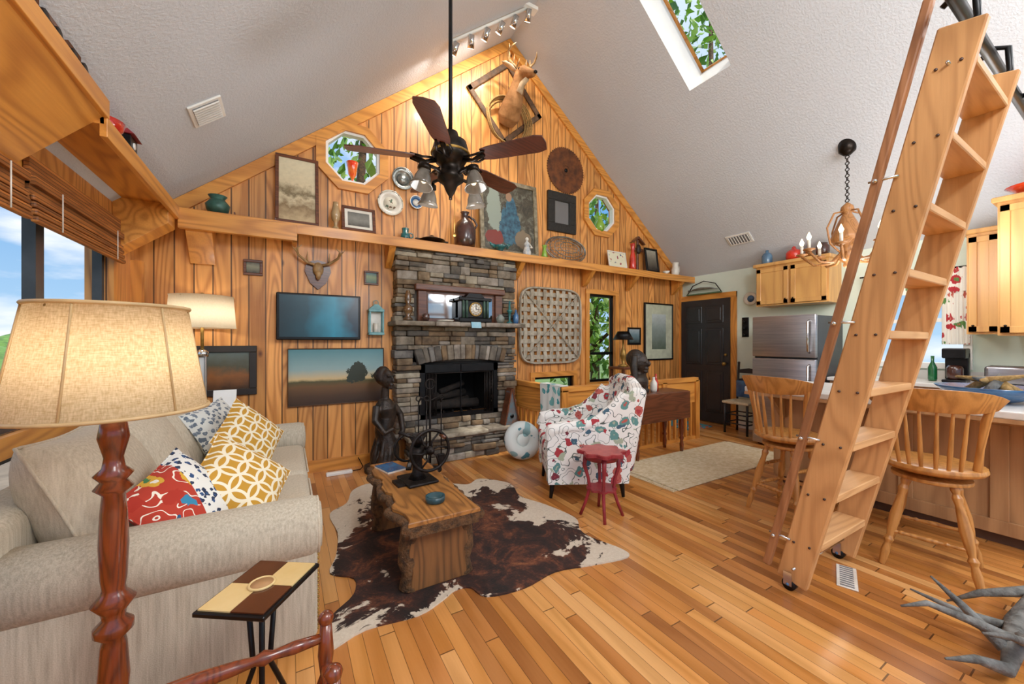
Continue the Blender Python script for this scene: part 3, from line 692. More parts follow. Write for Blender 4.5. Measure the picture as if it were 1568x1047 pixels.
b.prism([(-.07,.13),(.07,.13),(.02,.18),(-.02,.18)],'Y',-.09,-.01,lb); b.cyl((0,-.05,-.12),(0,-.05,-.02),.025,CERAM); b.box((-.06,-.01,-.12),(.06,0,.1),CERAM); b.torus((0,-.05,.2),.025,.004,lb,'Y',14,6)
b.done((.83,WB-.002,1.55))
# shelf objects
ys=4.24; Z=SH
vase('verdigris_pot',(-.53,ys,Z),[(.05,0),(.08,.04),(.09,.09),(.06,.13),(.05,.14),(.07,.17),(.065,.17),(.04,.13)],mat('verdigris','3E6A5E','2A4A42',9,.4,.3))
b=B('serving_tray'); b.box((-.16,-.06,0),(.16,.06,.015),DARKW,.006,2); b.box((-.16,-.06,.015),(-.15,.06,.035),DARKW); b.box((.15,-.06,.015),(.16,.06,.035),DARKW); b.done((-.25,ys,Z))
vase('glass_hurricane_lamp',(.42,ys,Z),[(.045,0),(.045,.02),(.015,.05),(.02,.09),(.04,.12),(.045,.17),(.03,.24),(.025,.29),(.022,.29),(.03,.17),(.01,.12)],mat('amber_tint_glass','B89A70','8A7048',4,.1,coat=.6))
vase('teal_mug',(1.12,ys,Z),[(.04,0),(.055,.02),(.05,.07),(.035,.08),(.04,.13),(.035,.13)],TEAL,lambda b:b.torus((.06,0,.06),.025,.007,TEAL,'Y',16,6))
b=B('serving_dish'); b.lathe([(.08,0),(.09,.01),(.14,.035),(.15,.04),(.12,.05),(.1,.06),(.03,.08),(.02,.095),(.001,.1)],BRONZE); b.box((-.19,-.02,.03),(-.14,.02,.045),BRONZE); b.box((.14,-.02,.03),(.19,.02,.045),BRONZE); b.done((1.42,ys,Z))
vase('brown_stoneware_jug',(1.83,4.25,Z),[(.09,0),(.12,.03),(.13,.12),(.13,.22),(.1,.3),(.045,.35),(.04,.4),(.055,.43),(.045,.43),(.03,.38)],BROWNJ,lambda b:b.tube([(.12,0,.24),(.16,0,.3),(.12,0,.36),(.045,0,.39)],.014,BROWNJ,8))
b=B('teal_bird_dish'); b.lathe([(.04,0),(.03,.02),(.06,.04),(.1,.07),(.09,.075),(.05,.05),(.001,.045)],TEAL); b.tube([(-.08,0,.06),(-.13,0,.08),(-.15,0,.11)],[.03,.02,.005],TEAL); b.tube([(.08,0,.06),(.12,0,.1),(.15,0,.1)],[.03,.022,.006],TEAL); b.done((2.28,4.19,Z))
b=B('porcelain_figurine'); b.lathe([(.05,0),(.05,.01),(.055,.04),(.035,.1),(.03,.12),(.04,.15),(.015,.18),(.015,.19)],mat('figurine','8A98A8','E0DCD4',22,.3)); b.sph((0,0,.21),.025,CERAM,12); b.tube([(.04,0,.15),(.07,-.02,.1),(.03,-.04,.1)],.011,CERAM); b.done((2.67,4.19,Z))
vase('green_glass_vase',(2.98,ys,Z),[(.03,0),(.045,.03),(.03,.09),(.02,.13),(.035,.18),(.03,.18),(.01,.1)],GREENG)
b=B('oval_wire_basket')
for k in range(5): 
    a=.36-.035*k*k*.35; c_=.19-.02*k*k*.35
    b.tube([(a*math.cos(t*math.pi/20),-.02*k,.2+c_*math.sin(t*math.pi/20)) for t in range(40)],.006 if k else .01,SILVER,6,closed=True)
for k in range(-7,8):
    x=.048*k; h=.18*math.sqrt(max(0,1-(x/.36)**2)); b.tube([(x,0,.2-h),(x*.8,-.07,.2),(x,0,.2+h)],.003,SILVER,5)
for k in range(-3,4):
    z=.05*k; w=.34*math.sqrt(max(0,1-(z/.19)**2)); b.tube([(-w,0,.2+z),(0,-.075,.2+z*.8),(w,0,.2+z)],.003,SILVER,5)
b.done((3.44,4.33,Z+.005),rot=(R(-8),0,0))
vase('red_vase',(4.66,ys,Z),[(.05,0),(.055,.05),(.045,.2),(.025,.3),(.035,.4),(.04,.42),(.03,.42),(.02,.3)],REDG)
b=B('carved_crucifix'); b.box((-.03,-.03,0),(.03,.03,.04),DARKW); b.box((-.02,-.015,.04),(.02,.015,.52),DARKW,.005); b.box((-.13,-.015,.34),(.13,.015,.39),DARKW,.005); b.sph((0,-.02,.37),(.05,.03,.08),DARKSC,10); b.prism([(-.16,.46),(0,.58),(.16,.46),(.13,.46),(0,.54),(-.13,.46)],'Y',-.03,.03,DARKW); b.done((4.86,4.32,Z))
vase('white_pitcher',(5.66,4.22,Z),[(.05,0),(.06,.03),(.065,.1),(.045,.16),(.05,.2),(.06,.22),(.05,.22),(.035,.15)],CERAM,lambda b:b.tube([(.05,0,.18),(.1,0,.16),(.1,0,.08),(.06,0,.06)],.009,CERAM,8))
vase('cream_bowl',(5.4,4.2,Z),[(.02,0),(.03,.01),(.06,.05),(.055,.05),(.02,.02)],CERAM)
vase('red_glass_goblet',(.6,WB+.01,2.99),[(.04,0),(.04,.008),(.012,.02),(.012,.07),(.04,.12),(.05,.2),(.062,.25),(.055,.25),(.035,.12)],mat('amberina_glass','F03A12','F8A020',6,.1,coat=.6))
vase('green_glass_pitcher',(4.13,WB+.01,3.0),[(.04,0),(.07,.04),(.08,.1),(.05,.17),(.035,.2),(.05,.24),(.04,.24),(.025,.2)],GREENG)
b=B('birdhouse'); b.box((-.06,-.06,0),(.06,.06,.13),BLACK,.004); b.prism([(-.08,.13),(.08,.13),(0,.2)],'Y',-.075,.075,REDP); b.cyl((.055,0,.08),(.065,0,.08),.02,WHITE); b.done((-.87,3.2,SH))
vase('red_enamel_bowl',(-.86,2.9,SH),[(.04,0),(.08,.04),(.09,.08),(.08,.08),(.05,.02)],REDG)
b=B('toy_train')
b.box((-.04,-.3,.03),(.04,.25,.06),RUST,.004)
for k,y in enumerate((-.22,-.06,.12)): b.box((-.035,y-.06,.06),(.035,y+.07,.12+.02*(k%2)),[RUST,DARKW,RUST][k],.006)
for y in(-.25,-.15,-.05,.08,.18):
    for x in(-.045,.045): b.cyl((x-.006,y,.03),(x+.006,y,.03),.03,IRON)
b.done((-.84,2.3,SH+.085))
# ---------------------------------------------------------------- vents, track
VD=mat('vent_dark','7A7C80')
def vent(name,x,y,sx,sy):
    zz=roofz(x); ang=math.degrees(math.atan(SL))*(-1 if x<XR else 1)
    b=B(name)
    b.box((-sx/2,-sy/2,-.012),(sx/2,sy/2,0),WHITE,.003); b.box((-sx/2+.025,-sy/2+.025,-.016),(sx/2-.025,sy/2-.025,-.012),VD)
    for i in range(8):
        yy=-sy/2+.035+(sy-.07)*i/7; b.box((-sx/2+.025,yy-.004,-.024),(sx/2-.025,yy+.004,-.014),WHITE)
    b.done((x,y,zz),rot=(0,R(ang),0))
vent('ceiling_vent',-.47,3.28,.22,.26); vent('ceiling_vent',5.62,3.13,.18,.34)
b=B('track_light')
p0=Vector((1.45,3.73,roofz(1.45)-.03)); p1=Vector((2.45,3.73,roofz(2.45)-.03))
b.tube([p0,p1],.02,WHITE,4)
b.box((2.3,3.68,roofz(2.4)-.06),(2.5,3.78,roofz(2.4)-.02),WHITE)
TB=glow('track_bulb','FFF2DC',6)
track=[]
for i in range(6):
    p=p0.lerp(p1,.05+.18*i); q=p+Vector((0,0,-.08)); d=Vector((random.uniform(-.25,.25),.6,-.75)).normalized()
    b.cyl(p,q,.008,WHITE,seg=8); b.cyl(q-d*.05,q+d*.07,.028,CHROME,.038); track.append((q+d*.09,d))
    b.cyl(q+d*.07,q+d*.072,.032,TB)
b.done()
# ---------------------------------------------------------------- ceiling fan
BLADE=wood('fan_blade_wood','5E2E1C','34160C','X','Y',rough=.35,coat=.2,knots=False,sc=2)
b=B('ceiling_fan')
top=roofz(.97)-2.575
b.cyl((0,0,.1),(0,0,top-.05),.014,BLACK); b.lathe([(.07,top+.07),(.08,top-.06),(.03,top-.14)],BLACK)
b.lathe([(.02,.2),(.05,.19),(.06,.15),(.11,.12),(.125,.06),(.125,.02),(.1,-.02),(.07,-.04),(.07,-.08),(.09,-.1),(.09,-.14),(.05,-.17),(.03,-.22),(.012,-.25),(.012,-.27)],BRONZE,28)
b.torus((0,0,.04),.128,.008,GOLD)
for k in range(5):
    M=T(rz=-51+72*k)
    b.tube([(.1,0,-.01),(.17,0,-.03),(.25,0,0)],[.018,.014,.02],BRONZE,8,M)
    b.tube([(.12,.03,-.01),(.19,.05,-.02),(.27,.035,0)],.008,BRONZE,6,M); b.tube([(.12,-.03,-.01),(.19,-.05,-.02),(.27,-.035,0)],.008,BRONZE,6,M)
    M2=M@T(rx=-13); b.prism([(.24,-.05),(.3,-.062),(.62,-.075),(.67,-.06),(.68,0),(.67,.06),(.62,.075),(.3,.062),(.24,.05)],'Z',-.004,.004,BLADE,M2)
FROST=mat('smoky_glass','7A7268','58524A',6,.15,coat=.5)
FBU=glow('fan_bulb','FFE8C0',1.2)
for k in range(4):
    M=T(rz=20+90*k)
    b.tube([(.06,0,-.12),(.12,0,-.1),(.18,0,-.1),(.22,0,-.13)],.012,BRONZE,8,M)
    b.lathe([(.02,0),(.035,-.02),(.055,-.07),(.06,-.1),(.075,-.13),(.068,-.13),(.035,-.03)],FROST,18,M@T(.22,0,-.13,0,-12,0)); b.lathe([(.02,.03),(.04,.02),(.045,-.01),(.03,-.02)],BRONZE,14,M@T(.22,0,-.13,0,-12,0))
    b.sph((.225,0,-.21),.02,FBU,10,M)
b.cyl((.03,0,-.2),(.03,0,-.5),.002,GOLD,seg=6); b.sph((.03,0,-.51),.012,GOLD,8)
b.done((.97,2.5,2.575))
# ---------------------------------------------------------------- chandelier
WCH=wood('turned_wood','B87E48','7E5028','Z','X',rough=.4,knots=False,sc=3)
CB=glow('candle_bulb','FFE2B0',6)
b=B('chandelier'); zb=2.2; cxc,cyc=4.98,1.68; tz=roofz(cxc)-zb
b.lathe([(.03,tz-.08),(.07,tz-.04),(.08,tz+.08)],BRONZE)
nl=int((tz-.1-.55)/.032)
for k in range(nl+1): b.torus((0,0,tz-.1-.032*k),.016,.0045,BRONZE,'XY'[k%2],12,6)
b.lathe([(.008,.56),(.02,.55),(.05,.52),(.06,.47),(.035,.45),(.05,.42),(.085,.34),(.13,.22),(.14,.18),(.1,.14),(.05,.11),(.06,.06),(.08,.02),(.06,-.03),(.03,-.06),(.035,-.09),(.005,-.12)],WCH,24)
for k in range(8):
    M=T(rz=45*k+12)
    b.tube([(.05,0,.05),(.14,0,-.05),(.27,0,-.05),(.38,0,.06)],.013,WCH,8,M); b.lathe([(.01,0),(.055,.02),(.05,.028),(.014,.03)],WCH,14,M@T(.38,0,.06)); b.cyl((.38,0,.08),(.38,0,.18),.015,CERAM,M=M)
    b.tube([(.38,0,.18),(.38,0,.21),(.38,0,.26)],[.012,.022,.003],CB,10,M)
    if k%2: b.tube([(.04,0,.47),(.13,0,.45),(.2,0,.3),(.17,0,.14),(.06,0,.04)],.009,WCH,6,M)
b.done((cxc,cyc,zb))
# ---------------------------------------------------------------- kitchen
def cab(b,x,y0,y1,z0,z1,xb,m,doors=2,crown=True):
    b.box((x,y0,z0),(xb,y1,z1),m)
    w=(y1-y0)/doors
    for k in range(doors):
        a,c_=y0+k*w+.015,y0+(k+1)*w-.015
        b.box((x-.018,a,z0+.02),(x,c_,z1-.03),m,.003); f=.055
        for lo,hi in(((a,z0+.02),(c_,z0+.02+f)),((a,z1-.03-f),(c_,z1-.03)),((a,z0+.02),(a+f,z1-.03)),((c_-f,z0+.02),(c_,z1-.03))):
            b.box((x-.028,lo[0],lo[1]),(x-.017,hi[0],hi[1]),m,.003)
        b.sph((x-.035,(c_-.03) if k%2==0 else a+.03,z0+.08 if z0>1 else z1-.1),.01,BRONZE,8)
    if crown: b.box((x-.04,y0-.03,z1),(xb,y1+.03,z1+.045),m,.008)
WRc=WR-.004
b=B('upper_cabinet'); cab(b,5.7,2.1,2.94,1.82,2.36,WRc,HONEY); b.done()
b=B('upper_cabinet'); cab(b,5.7,.79,1.0,1.4,2.36,WRc,HONEY,1); b.done()
b=B('pantry_cabinet'); cab(b,5.2,.15,.74,1.38,2.5,5.7,HONEY,1); b.box((5.7,.15,1.38),(WRc,.74,2.36),HONEY); b.done()
b=B('kitchen_base_cabinets'); cab(b,5.45,.15,2.0,.1,.88,WRc,OAKBASE,4,False); b.box((5.42,.1,.88),(WRc,2.02,.92),COUNTER,.006); b.box((WR-.02,.1,.92),(WRc,2.02,1.02),COUNTER); b.box((5.5,.15,0),(WRc,2.0,.1),BLACK); b.done()
b=B('refrigerator'); 
DKS=mat('fridge_side','2A2A2E','222226',4,.4)
b.box((5.31,2.06,.03),(5.98,2.76,1.64),DKS,.006); b.box((5.25,2.06,.03),(5.305,2.76,1.12),STEEL,.012,3); b.box((5.25,2.06,1.14),(5.305,2.76,1.65),STEEL,.012,3)
b.tube([(5.25,2.12,1.2),(5.2,2.12,1.22),(5.2,2.12,1.56),(5.25,2.12,1.58)],.012,CHROME); b.tube([(5.25,2.12,.5),(5.2,2.12,.52),(5.2,2.12,1.04),(5.25,2.12,1.06)],.012,CHROME)
b.box((5.35,2.08,0),(5.95,2.74,.04),BLACK); b.done()
b=B('kitchen_peninsula')
b.box((4.0,.1,.08),(4.55,1.9,.88),OAKBASE); b.box((4.05,.15,0),(4.5,1.85,.08),mat('toe_kick','5A4030'))
b.box((3.98,.1,.08),(4.0,1.9,.17),OAKBASE,.003); b.box((3.98,.1,.79),(4.0,1.9,.88),OAKBASE,.003)
for y in(.1,.52,.96,1.4,1.82): b.box((3.981,y,.17),(4.0,y+.08,.79),OAKBASE,.003)
b.box((3.58,.05,.88),(4.6,1.95,.925),COUNTER,.008,2)
b.box((3.58,.05,.855),(3.6,1.95,.88),OAKBASE)
for y in(.3,1.1,1.8): b.prism([(3.98,.88),(3.7,.88),(3.98,.62)],'Y',y,y+.04,OAKBASE)
b.done()
b=B('glass_canister'); b.lathe([(.06,0),(.065,.02),(.065,.12),(.05,.15),(.02,.17),(.02,.2)],mat('blue_tint_glass','5A7E9A','3A5A7A',6,.15,coat=.5)); b.done((5.8,2.85,2.405))
vase('red_cookie_jar',(5.8,2.52,2.405),[(.06,0),(.09,.03),(.09,.1),(.07,.13),(.03,.15),(.02,.18),(.001,.19)],REDG)
vase('stoneware_crock',(5.8,2.2,2.405),[(.06,0),(.07,.05),(.07,.12),(.05,.14),(.05,.16)],BROWNJ)
vase('tall_bottle',(5.82,2.36,2.405),[(.035,0),(.035,.1),(.012,.15),(.015,.2)],mat('amber_bottle','9A5A1E','6A3A10',6,.1,coat=.5))
vase('red_orange_bowl',(5.38,.56,2.547),[(.04,0),(.1,.04),(.17,.09),(.16,.09),(.05,.02)],mat('orange_glass','F04A1A','E03010',6,.1,coat=.5))
b=B('coffee_maker'); b.box((-.09,-.08,0),(.1,.08,.03),BLACK,.008,2); b.box((.03,-.08,.03),(.1,.08,.3),BLACK,.008,2); b.box((-.09,-.08,.24),(.1,.08,.34),BLACK,.012,2); b.lathe([(.05,.035),(.06,.06),(.06,.14),(.045,.17)],BROWNJ,18,T(-.03,0,0)); b.done((5.75,1.08,.922),0)
b=B('toaster'); b.box((-.08,-.14,.01),(.08,.14,.18),STEEL,.03,4); b.box((-.02,-.11,.178),(.02,.11,.182),BLACK); b.box((-.075,-.13,0),(.075,.13,.02),BLACK); b.done((5.75,.75,.922))
b=B('kitchen_faucet'); b.lathe([(.03,0),(.03,.02),(.015,.03)],CHROME); b.tube([(0,0,.02),(0,0,.28),(-.05,0,.34),(-.13,0,.33),(-.15,0,.26)],.012,CHROME); b.tube([(0,.0,.08),(0,.07,.1)],.008,CHROME); b.done((5.9,1.45,.921))
vase('green_bottle',(5.8,1.25,.921),[(.03,0),(.035,.02),(.035,.14),(.012,.2),(.014,.26)],mat('bottle_green','1E6A3A','124A28',5,.1,coat=.5))
DW=mat('driftwood_grey','7E7E7A','4A4844',14,.9,bump=.8)
b=B('driftwood_bowl'); b.M=Matrix.Scale(1.15,4); b.lathe([(.06,0),(.1,.01),(.2,.06),(.23,.09),(.215,.09),(.09,.025),(.001,.02)],BLUEG,28)
for k in range(9):
    a=random.uniform(0,6.28); b.tube([(.1*math.cos(a),.1*math.sin(a),.06),(.03*math.cos(a+1),.03*math.sin(a+1),.12),(-.14*math.cos(a),-.14*math.sin(a),.13+.05*random.random())],[.02,.026,.006],DW if k%2 else ROPE,8)
b.done((4.05,.6,.926))
b=B('coffee_urn'); b.lathe([(.06,0),(.07,.02),(.07,.2),(.05,.24),(.02,.25),(.02,.28)],BLACK); b.box((-.09,-.02,.08),(-.065,.02,.2),BLACK); b.done((5.78,1.85,.921))
b=B('arched_fish_sign'); b.box((-.03,-.3,0),(.03,.3,.02),mat('sign_green','4A6A4A')); b.tube([(0,-.3,.02),(0,-.2,.16),(0,0,.22),(0,.2,.16),(0,.3,.02)],.008,BLACK,6); b.tube([(0,-.24,.07),(0,-.12,.09),(0,.05,.1),(0,.18,.09),(0,.22,.08),(0,.27,.08)],[.01,.035,.045,.03,.012,.035],SILVER,10,flat=.5); b.done((WR-.06,3.93,2.12))
def plateX(name,y,z,r,m,m2):
    b=B(name); M=T(ry=-90); b.lathe([(.001,.01),(r*.6,.008),(r,.03),(r*.98,.015),(r*.6,.0),(.001,.0)],m,28,M); b.cyl((-.014,0,0),(-.01,0,0),r*.5,m2,seg=20); b.done((WR-.002,y,z))
plateX('wall_plate',3.2,1.98,.1,CERAM,BLUEG)
b=B('iron_key_rack'); b.box((-.015,-.05,-.15),(0,.05,.15),BLACK,.004)
for z in(-.12,-.02,.08): b.tube([(-.01,0,z),(-.05,.02,z-.02),(-.06,.0,z+.02)],.006,BLACK,6); b.sph((-.05,0,z),.02,BLACK,8)
b.done((WR-.002,3.28,1.55))
b=B('ladderback_chair')
for x in(-.16,.16):
    b.cyl((x,-.16,0),(x,-.16,.45),.016,DOORB); b.tube([(x,.16,0),(x,.16,.45),(x,.21,1.0)],.016,DOORB); b.sph((x,.21,1.01),.02,DOORB,8)
    b.cyl((x,-.16,.15),(x,.16,.15),.01,DOORB); b.cyl((x,-.16,.28),(x,.16,.28),.01,DOORB)
for z in(.15,.28): b.cyl((-.16,-.16,z),(.16,-.16,z),.01,DOORB); b.cyl((-.16,.16,z),(.16,.16,z),.01,DOORB)
b.box((-.19,-.19,.43),(.19,.19,.47),JUTE,.015,3)
for z in(.58,.72,.86): b.prism([(-.16,z),(.16,z),(.16,z+.05),(0,z+.075),(-.16,z+.05)],'Y',.18,.195,DOORB)
b.box((-.17,.14,.5),(.17,.17,.75),BLUEG,.02,3)
b.done((5.72,3.15,0),-90)
# ---------------------------------------------------------------- bar stools
def turned(b,p0,p1,r,m,seg=10):
    p0=Vector(p0);p1=Vector(p1); k=[(0,.8),(.06,1),(.1,.7),(.14,1.1),(.2,.8),(.45,1.25),(.6,1.0),(.68,.7),(.72,1.15),(.76,.7),(.85,1),(1,.7)]
    b.tube([p0.lerp(p1,t) for t,_ in k],[r*q for _,q in k],m,seg)
def stool(loc,rz):
    b=B('bar_stool')
    b.lathe([(.1,.5),(.17,.52),(.17,.54),(.1,.55)],STOOL); b.cyl((0,0,.54),(0,0,.58),.06,BLACK); b.lathe([(.001,.575),(.18,.57),(.215,.585),(.225,.6),(.22,.62),(.18,.625),(.001,.61)],STOOL,30)
    F=[]
    for a in(45,135,225,315):
        ca,sa=math.cos(R(a)),math.sin(R(a)); turned(b,(.13*ca,.13*sa,.53),(.27*ca,.27*sa,0),.022,STOOL); F.append((ca,sa))
    for i in range(4):
        for z,rr in((.2,.218),(.36,.175)):
            if z==.36 and i%2: continue
            a,c_=F[i],F[(i+1)%4]; turned(b,(a[0]*rr,a[1]*rr,z),(c_[0]*rr,c_[1]*rr,z),.013,STOOL,8)
    arc=lambda t,r,z:(-r*math.cos(R(t)),r*math.sin(R(t)),z)
    for t in(-62,62): b.tube([arc(t,.2,.61),arc(t*.98,.215,.75),arc(t*.95,.24,.9),arc(t*.93,.27,1.0)],[.02,.016,.02,.017],STOOL,10)
    for t in(-36,-22,-8,8,22,36): b.tube([arc(t,.2,.61),arc(t,.215,.7),arc(t,.25,.97)],[.009,.012,.007],STOOL,8)
    N=14; vs=[];fs=[]
    for i in range(N+1):
        t=-68+136*i/N; e=abs(i/N*2-1)
        for rr,z in((.25,.94+.02*e**3),(.29,1.07-.05*e**3),(.31,1.07-.05*e**3),(.27,.94+.02*e**3)): vs.append(arc(t,rr,z))
    for i in range(N):
        for k in range(4): fs.append((4*i+k,4*i+(k+1)%4,4*i+4+(k+1)%4,4*i+4+k))
    fs+=[(0,1,2,3),(4*N,4*N+1,4*N+2,4*N+3)]
    b.add(vs,fs,STOOL,True); b.done(loc,rz,bevel=.004)
stool((3.36,1.5,0),-8); stool((3.3,.72,0),10)
# ---------------------------------------------------------------- ladder
b=B('library_ladder')
tn=.2365; ang=math.degrees(math.atan(tn)); L=2.55/math.cos(R(ang))
for x in(2.33,2.93):
    M=T(x,1.02,.05,rx=ang)
    b.box((-.02,-.07,0),(.02,.07,L),LADDER,.006,1,M)
    b.cyl((x-.02,1.03,.032),(x+.02,1.03,.032),.032,BLACK,seg=18); b.box((x-.03,1.01,.03),(x-.024,1.05,.1),CHROME); b.box((x+.024,1.01,.03),(x+.03,1.05,.1),CHROME); b.cyl((x-.032,1.03,.035),(x+.032,1.03,.035),.008,BLUEG)
    b.tube([(x,.44,2.5),(x,.38,2.6),(x,.385,2.71),(x,.43,2.735),(x,.475,2.70)],.012,BLACK,8)
for k in range(9):
    z=.27+.272*k; y=1.02-(z-.05)*tn; b.box((2.35,y-.07,z-.019),(2.91,y+.07,z+.019),LADDERX,.004)
    for x in(2.305,2.955): 
        for q in(-.035,.035): b.cyl((x,y+q,z),(x+.006 if x<2.5 else x-.006,y+q,z),.006,BROWNJ,seg=8)
for z in(.13,2.45):
    y=1.02-(z-.05)*tn
    b.cyl((2.29,y,z),(2.97,y,z),.006,CHROME)
M=T(2.30,1.13,.1,rx=ang)
b.box((-.018,-.018,0),(.018,.018,2.72),POLE,.008,2,M)
for t in(.18,.75,1.35,2.0):
    b.cyl((.0,-.07,t+.02),(0,.03,t),.006,CHROME,M=M); b.cyl((-.026,.0,t),(.026,0,t),.008,CHROME,M=M); b.sph((-.022,0,t),.011,CHROME,8,M)
b.done()
b=B('ladder_rail_pipe')
b.tube([(2.15,-.5,2.68),(2.15,.33,2.68),(2.17,.4,2.68),(2.24,.43,2.68),(5.76,.43,2.68)],.022,BLACK,12)
b.cyl((2.15,.3,2.68),(2.15,.36,2.68),.03,BLACK)
for x in(3.5,4.7): b.cyl((x,.43,2.68),(x,-.5,2.68),.014,BLACK)
b.done()
b=B('loft_beam'); b.box((1.2,-.6,2.45),(5.7,-.48,2.8),TRIMX); b.done()
b=B('floor_vent'); b.box((-.13,-.045,0),(.13,.045,.006),CERAM,.002)
for k in range(10): b.box((-.118+.025*k,-.03,.006),(-.106+.025*k,.03,.008),VD)
b.done((2.72,.92,0),20)
b=B('driftwood_branch')
b.tube([(0,0,.04),(.15,.0,.1),(.35,.02,.08),(.6,-.02,.16),(.8,0,.24)],[.02,.035,.042,.035,.02],DW,10)
for p in([(.15,0,.1),(.05,.1,.16),(-.08,.2,.22),(-.16,.26,.2)],[(.2,0,.1),(.05,-.05,.16),(-.12,-.02,.24),(-.2,.03,.25)],[(.3,.02,.08),(.22,.16,.1),(.12,.3,.16)],[(.35,.02,.08),(.3,-.1,.05),(.25,-.25,.02)],[(.0,0,.05),(-.1,.06,.09),(-.22,.12,.1)],[(.6,0,.16),(.5,.15,.1),(.45,.25,.02)],[(.1,.02,.08),(.12,.14,.18),(.06,.22,.28)]):
    b.tube(p,[.026,.018,.012,.004][:len(p)] if len(p)==4 else [.026,.016,.004],DW,8)
b.done((2.42,.32,0),0)
b=B('area_rug'); b.box((3.0,2.2,0),(5.0,2.98,.014),JUTE,.005)
for k in range(40):
    for x in(2.97,5.03): b.box((x-.03,2.215+.019*k,0),(x+.03,2.223+.019*k,.006),JUTE)
b.done()
# ---------------------------------------------------------------- cowhide
out=[(.145,1.82),(.31,1.864),(.545,1.833),(.69,1.88),(.77,1.92),(.848,1.9),(.894,1.79),(1.1,1.75),(1.33,1.784),(1.55,1.73),(1.80,1.68),(1.84,1.76),(1.77,1.977),(1.78,2.1),(1.864,2.258),(1.807,2.559),(1.72,2.8),(1.78,3.02),(1.766,3.17),(1.6,3.36),(1.45,3.28),(1.34,3.36),(1.2,3.46),(1.04,3.42),(.85,3.5),(.68,3.76),(.5,3.66),(.42,3.4),(.28,3.25),(.3,2.9),(.26,2.6),(.21,2.42),(.32,2.3),(.297,2.15),(.175,2.02)]
n=NT('cowhide_fur'); c=n.coord(); big=n.noise(c,1.9,4,.6,.8); med=n.noise(c,5,5,.7,1); fn=n.noise(c,60,3,.7)
o=n.sep(c); dx=n.math('SUBTRACT',o[0],.95); dy=n.math('SUBTRACT',o[1],2.55)
dd=n.math('SQRT',n.math('ADD',n.math('MULTIPLY',dx,dx),n.math('MULTIPLY',n.math('MULTIPLY',dy,dy),.75)))
br=n.ramp(n.math('ADD',med,n.math('MULTIPLY',n.math('SUBTRACT',fn,.5),.3)),[(.36,'140A08'),(.5,'321810'),(.6,'5E301A'),(.74,'86502E')])
wf=n.math('ADD',n.math('ADD',n.math('MULTIPLY',big,1.0),n.math('MULTIPLY',n.math('SUBTRACT',med,.5),.45)),n.math('MULTIPLY',dd,.34))
w=n.ramp(wf,[(.755,(0,0,0,1)),(.775,(1,1,1,1))])
n.bump(n.noise(c,120,2),.3,.004); n.out(n.mix(w,br,n.mix(fn,lin('E0D4C2'),lin('B8A68E'))),.8); HIDE=n.m
P=[]
N=len(out)
for i in range(N):
    p0,p1,p2,p3=[Vector(out[(i+k)%N]) for k in(-1,0,1,2)]
    for t in(0,.25,.5,.75):
        P.append(tuple(.5*((2*p1)+(p2-p0)*t+(2*p0-5*p1+4*p2-p3)*t*t+(3*p1-p0-3*p2+p3)*t**3)))
b=B('cowhide_rug'); b.prism(P,'Z',.0,.009,HIDE); b.done()
# ---------------------------------------------------------------- sofa
b=B('sofa')
x0,x1,ya,yb=-1.02,.12,1.83,3.93
b.box((x0+.05,ya+.12,.07),(x1-.04,yb-.12,.33),LINEN,.03,3)
for y,sd in((ya,1),(yb,-1)):
    yc=y+sd*.125
    b.box((x0+.05,min(y+sd*.03,y+sd*.22),.05),(x1-.005,max(y+sd*.03,y+sd*.22),.52),LINEN,.02,3)
    b.tube([(x0+.1,yc,.5),(x1-.03,yc,.5),(x1,yc,.5)],[.13,.13,.12],LINEN,28)
    b.tube([(x1-.001,yc,.5),(x1+.012,yc,.5),(x1+.018,yc,.5)],[.1,.095,.02],LINEN,24)
    b.torus((x1-.002,yc,.5),.118,.006,LINEN2,'X',28,6)
    for k in range(20): b.sph((x1-.004,y+sd*.045,.08+.017*k),.006,GOLD,6)
    for k in range(20): b.sph((x1-.004,y+sd*.21,.08+.017*k),.006,GOLD,6)
for k in range(2):
    a=ya+.235+.815*k; b.box((x0+.3,a,.3),(x1-.0,a+.81,.475),LINEN2,.055,5)
    for z in(.33,.445): b.tube([(x1-.02,a+.05,z),(x1+.002,a+.08,z),(x1+.002,a+.73,z),(x1-.02,a+.76,z)],.005,LINEN2,6)
b.box((x0,ya+.05,.1),(x0+.22,yb-.05,.74),LINEN,.06,4)
for k in range(3):
    a=ya+.235+.543*k+.27
    b.pillow(.64,.66,.34,LINEN2,T(x0+.33,a,.66,0,68,0),18,pipe=.006)
for yy in(ya+.12,yb-.12):
    for xx in(x0+.12,x1-.08): b.cyl((xx,yy,0),(xx,yy,.07),.02,DARKW,.03)
b.done()
def pil2(name,loc,tilt,yaw,roll,w,t,m,m2=None):
    Mx=Euler((0,0,R(yaw))).to_matrix()@Euler((0,R(tilt),0)).to_matrix()@Euler((0,0,R(roll))).to_matrix()
    b=B(name); b.pillow(w,w,t,m,None,16,m2,pipe=.004); b.done(loc,rot=Mx.to_euler()[:])
pil2('throw_pillow',(-.42,3.42,.69),62,-30,10,.42,.16,GREYP)
pil2('throw_pillow',(-.22,3.2,.675),60,-38,38,.42,.16,YELLOWP)
pil2('throw_pillow',(-.2,2.36,.62),48,-40,35,.42,.17,YELLOWP)
pil2('throw_pillow',(-.38,2.16,.62),55,-30,20,.4,.16,MULTI,MULTIB)
TH=.7
b=B('end_table'); b.box((-.22,-.17,TH-.03),(.22,.17,TH),DARKW,.006)
for x in(-.19,.19):
    for y in(-.14,.14): b.box((x-.018,y-.018,0),(x+.018,y+.018,TH-.03),DARKW)
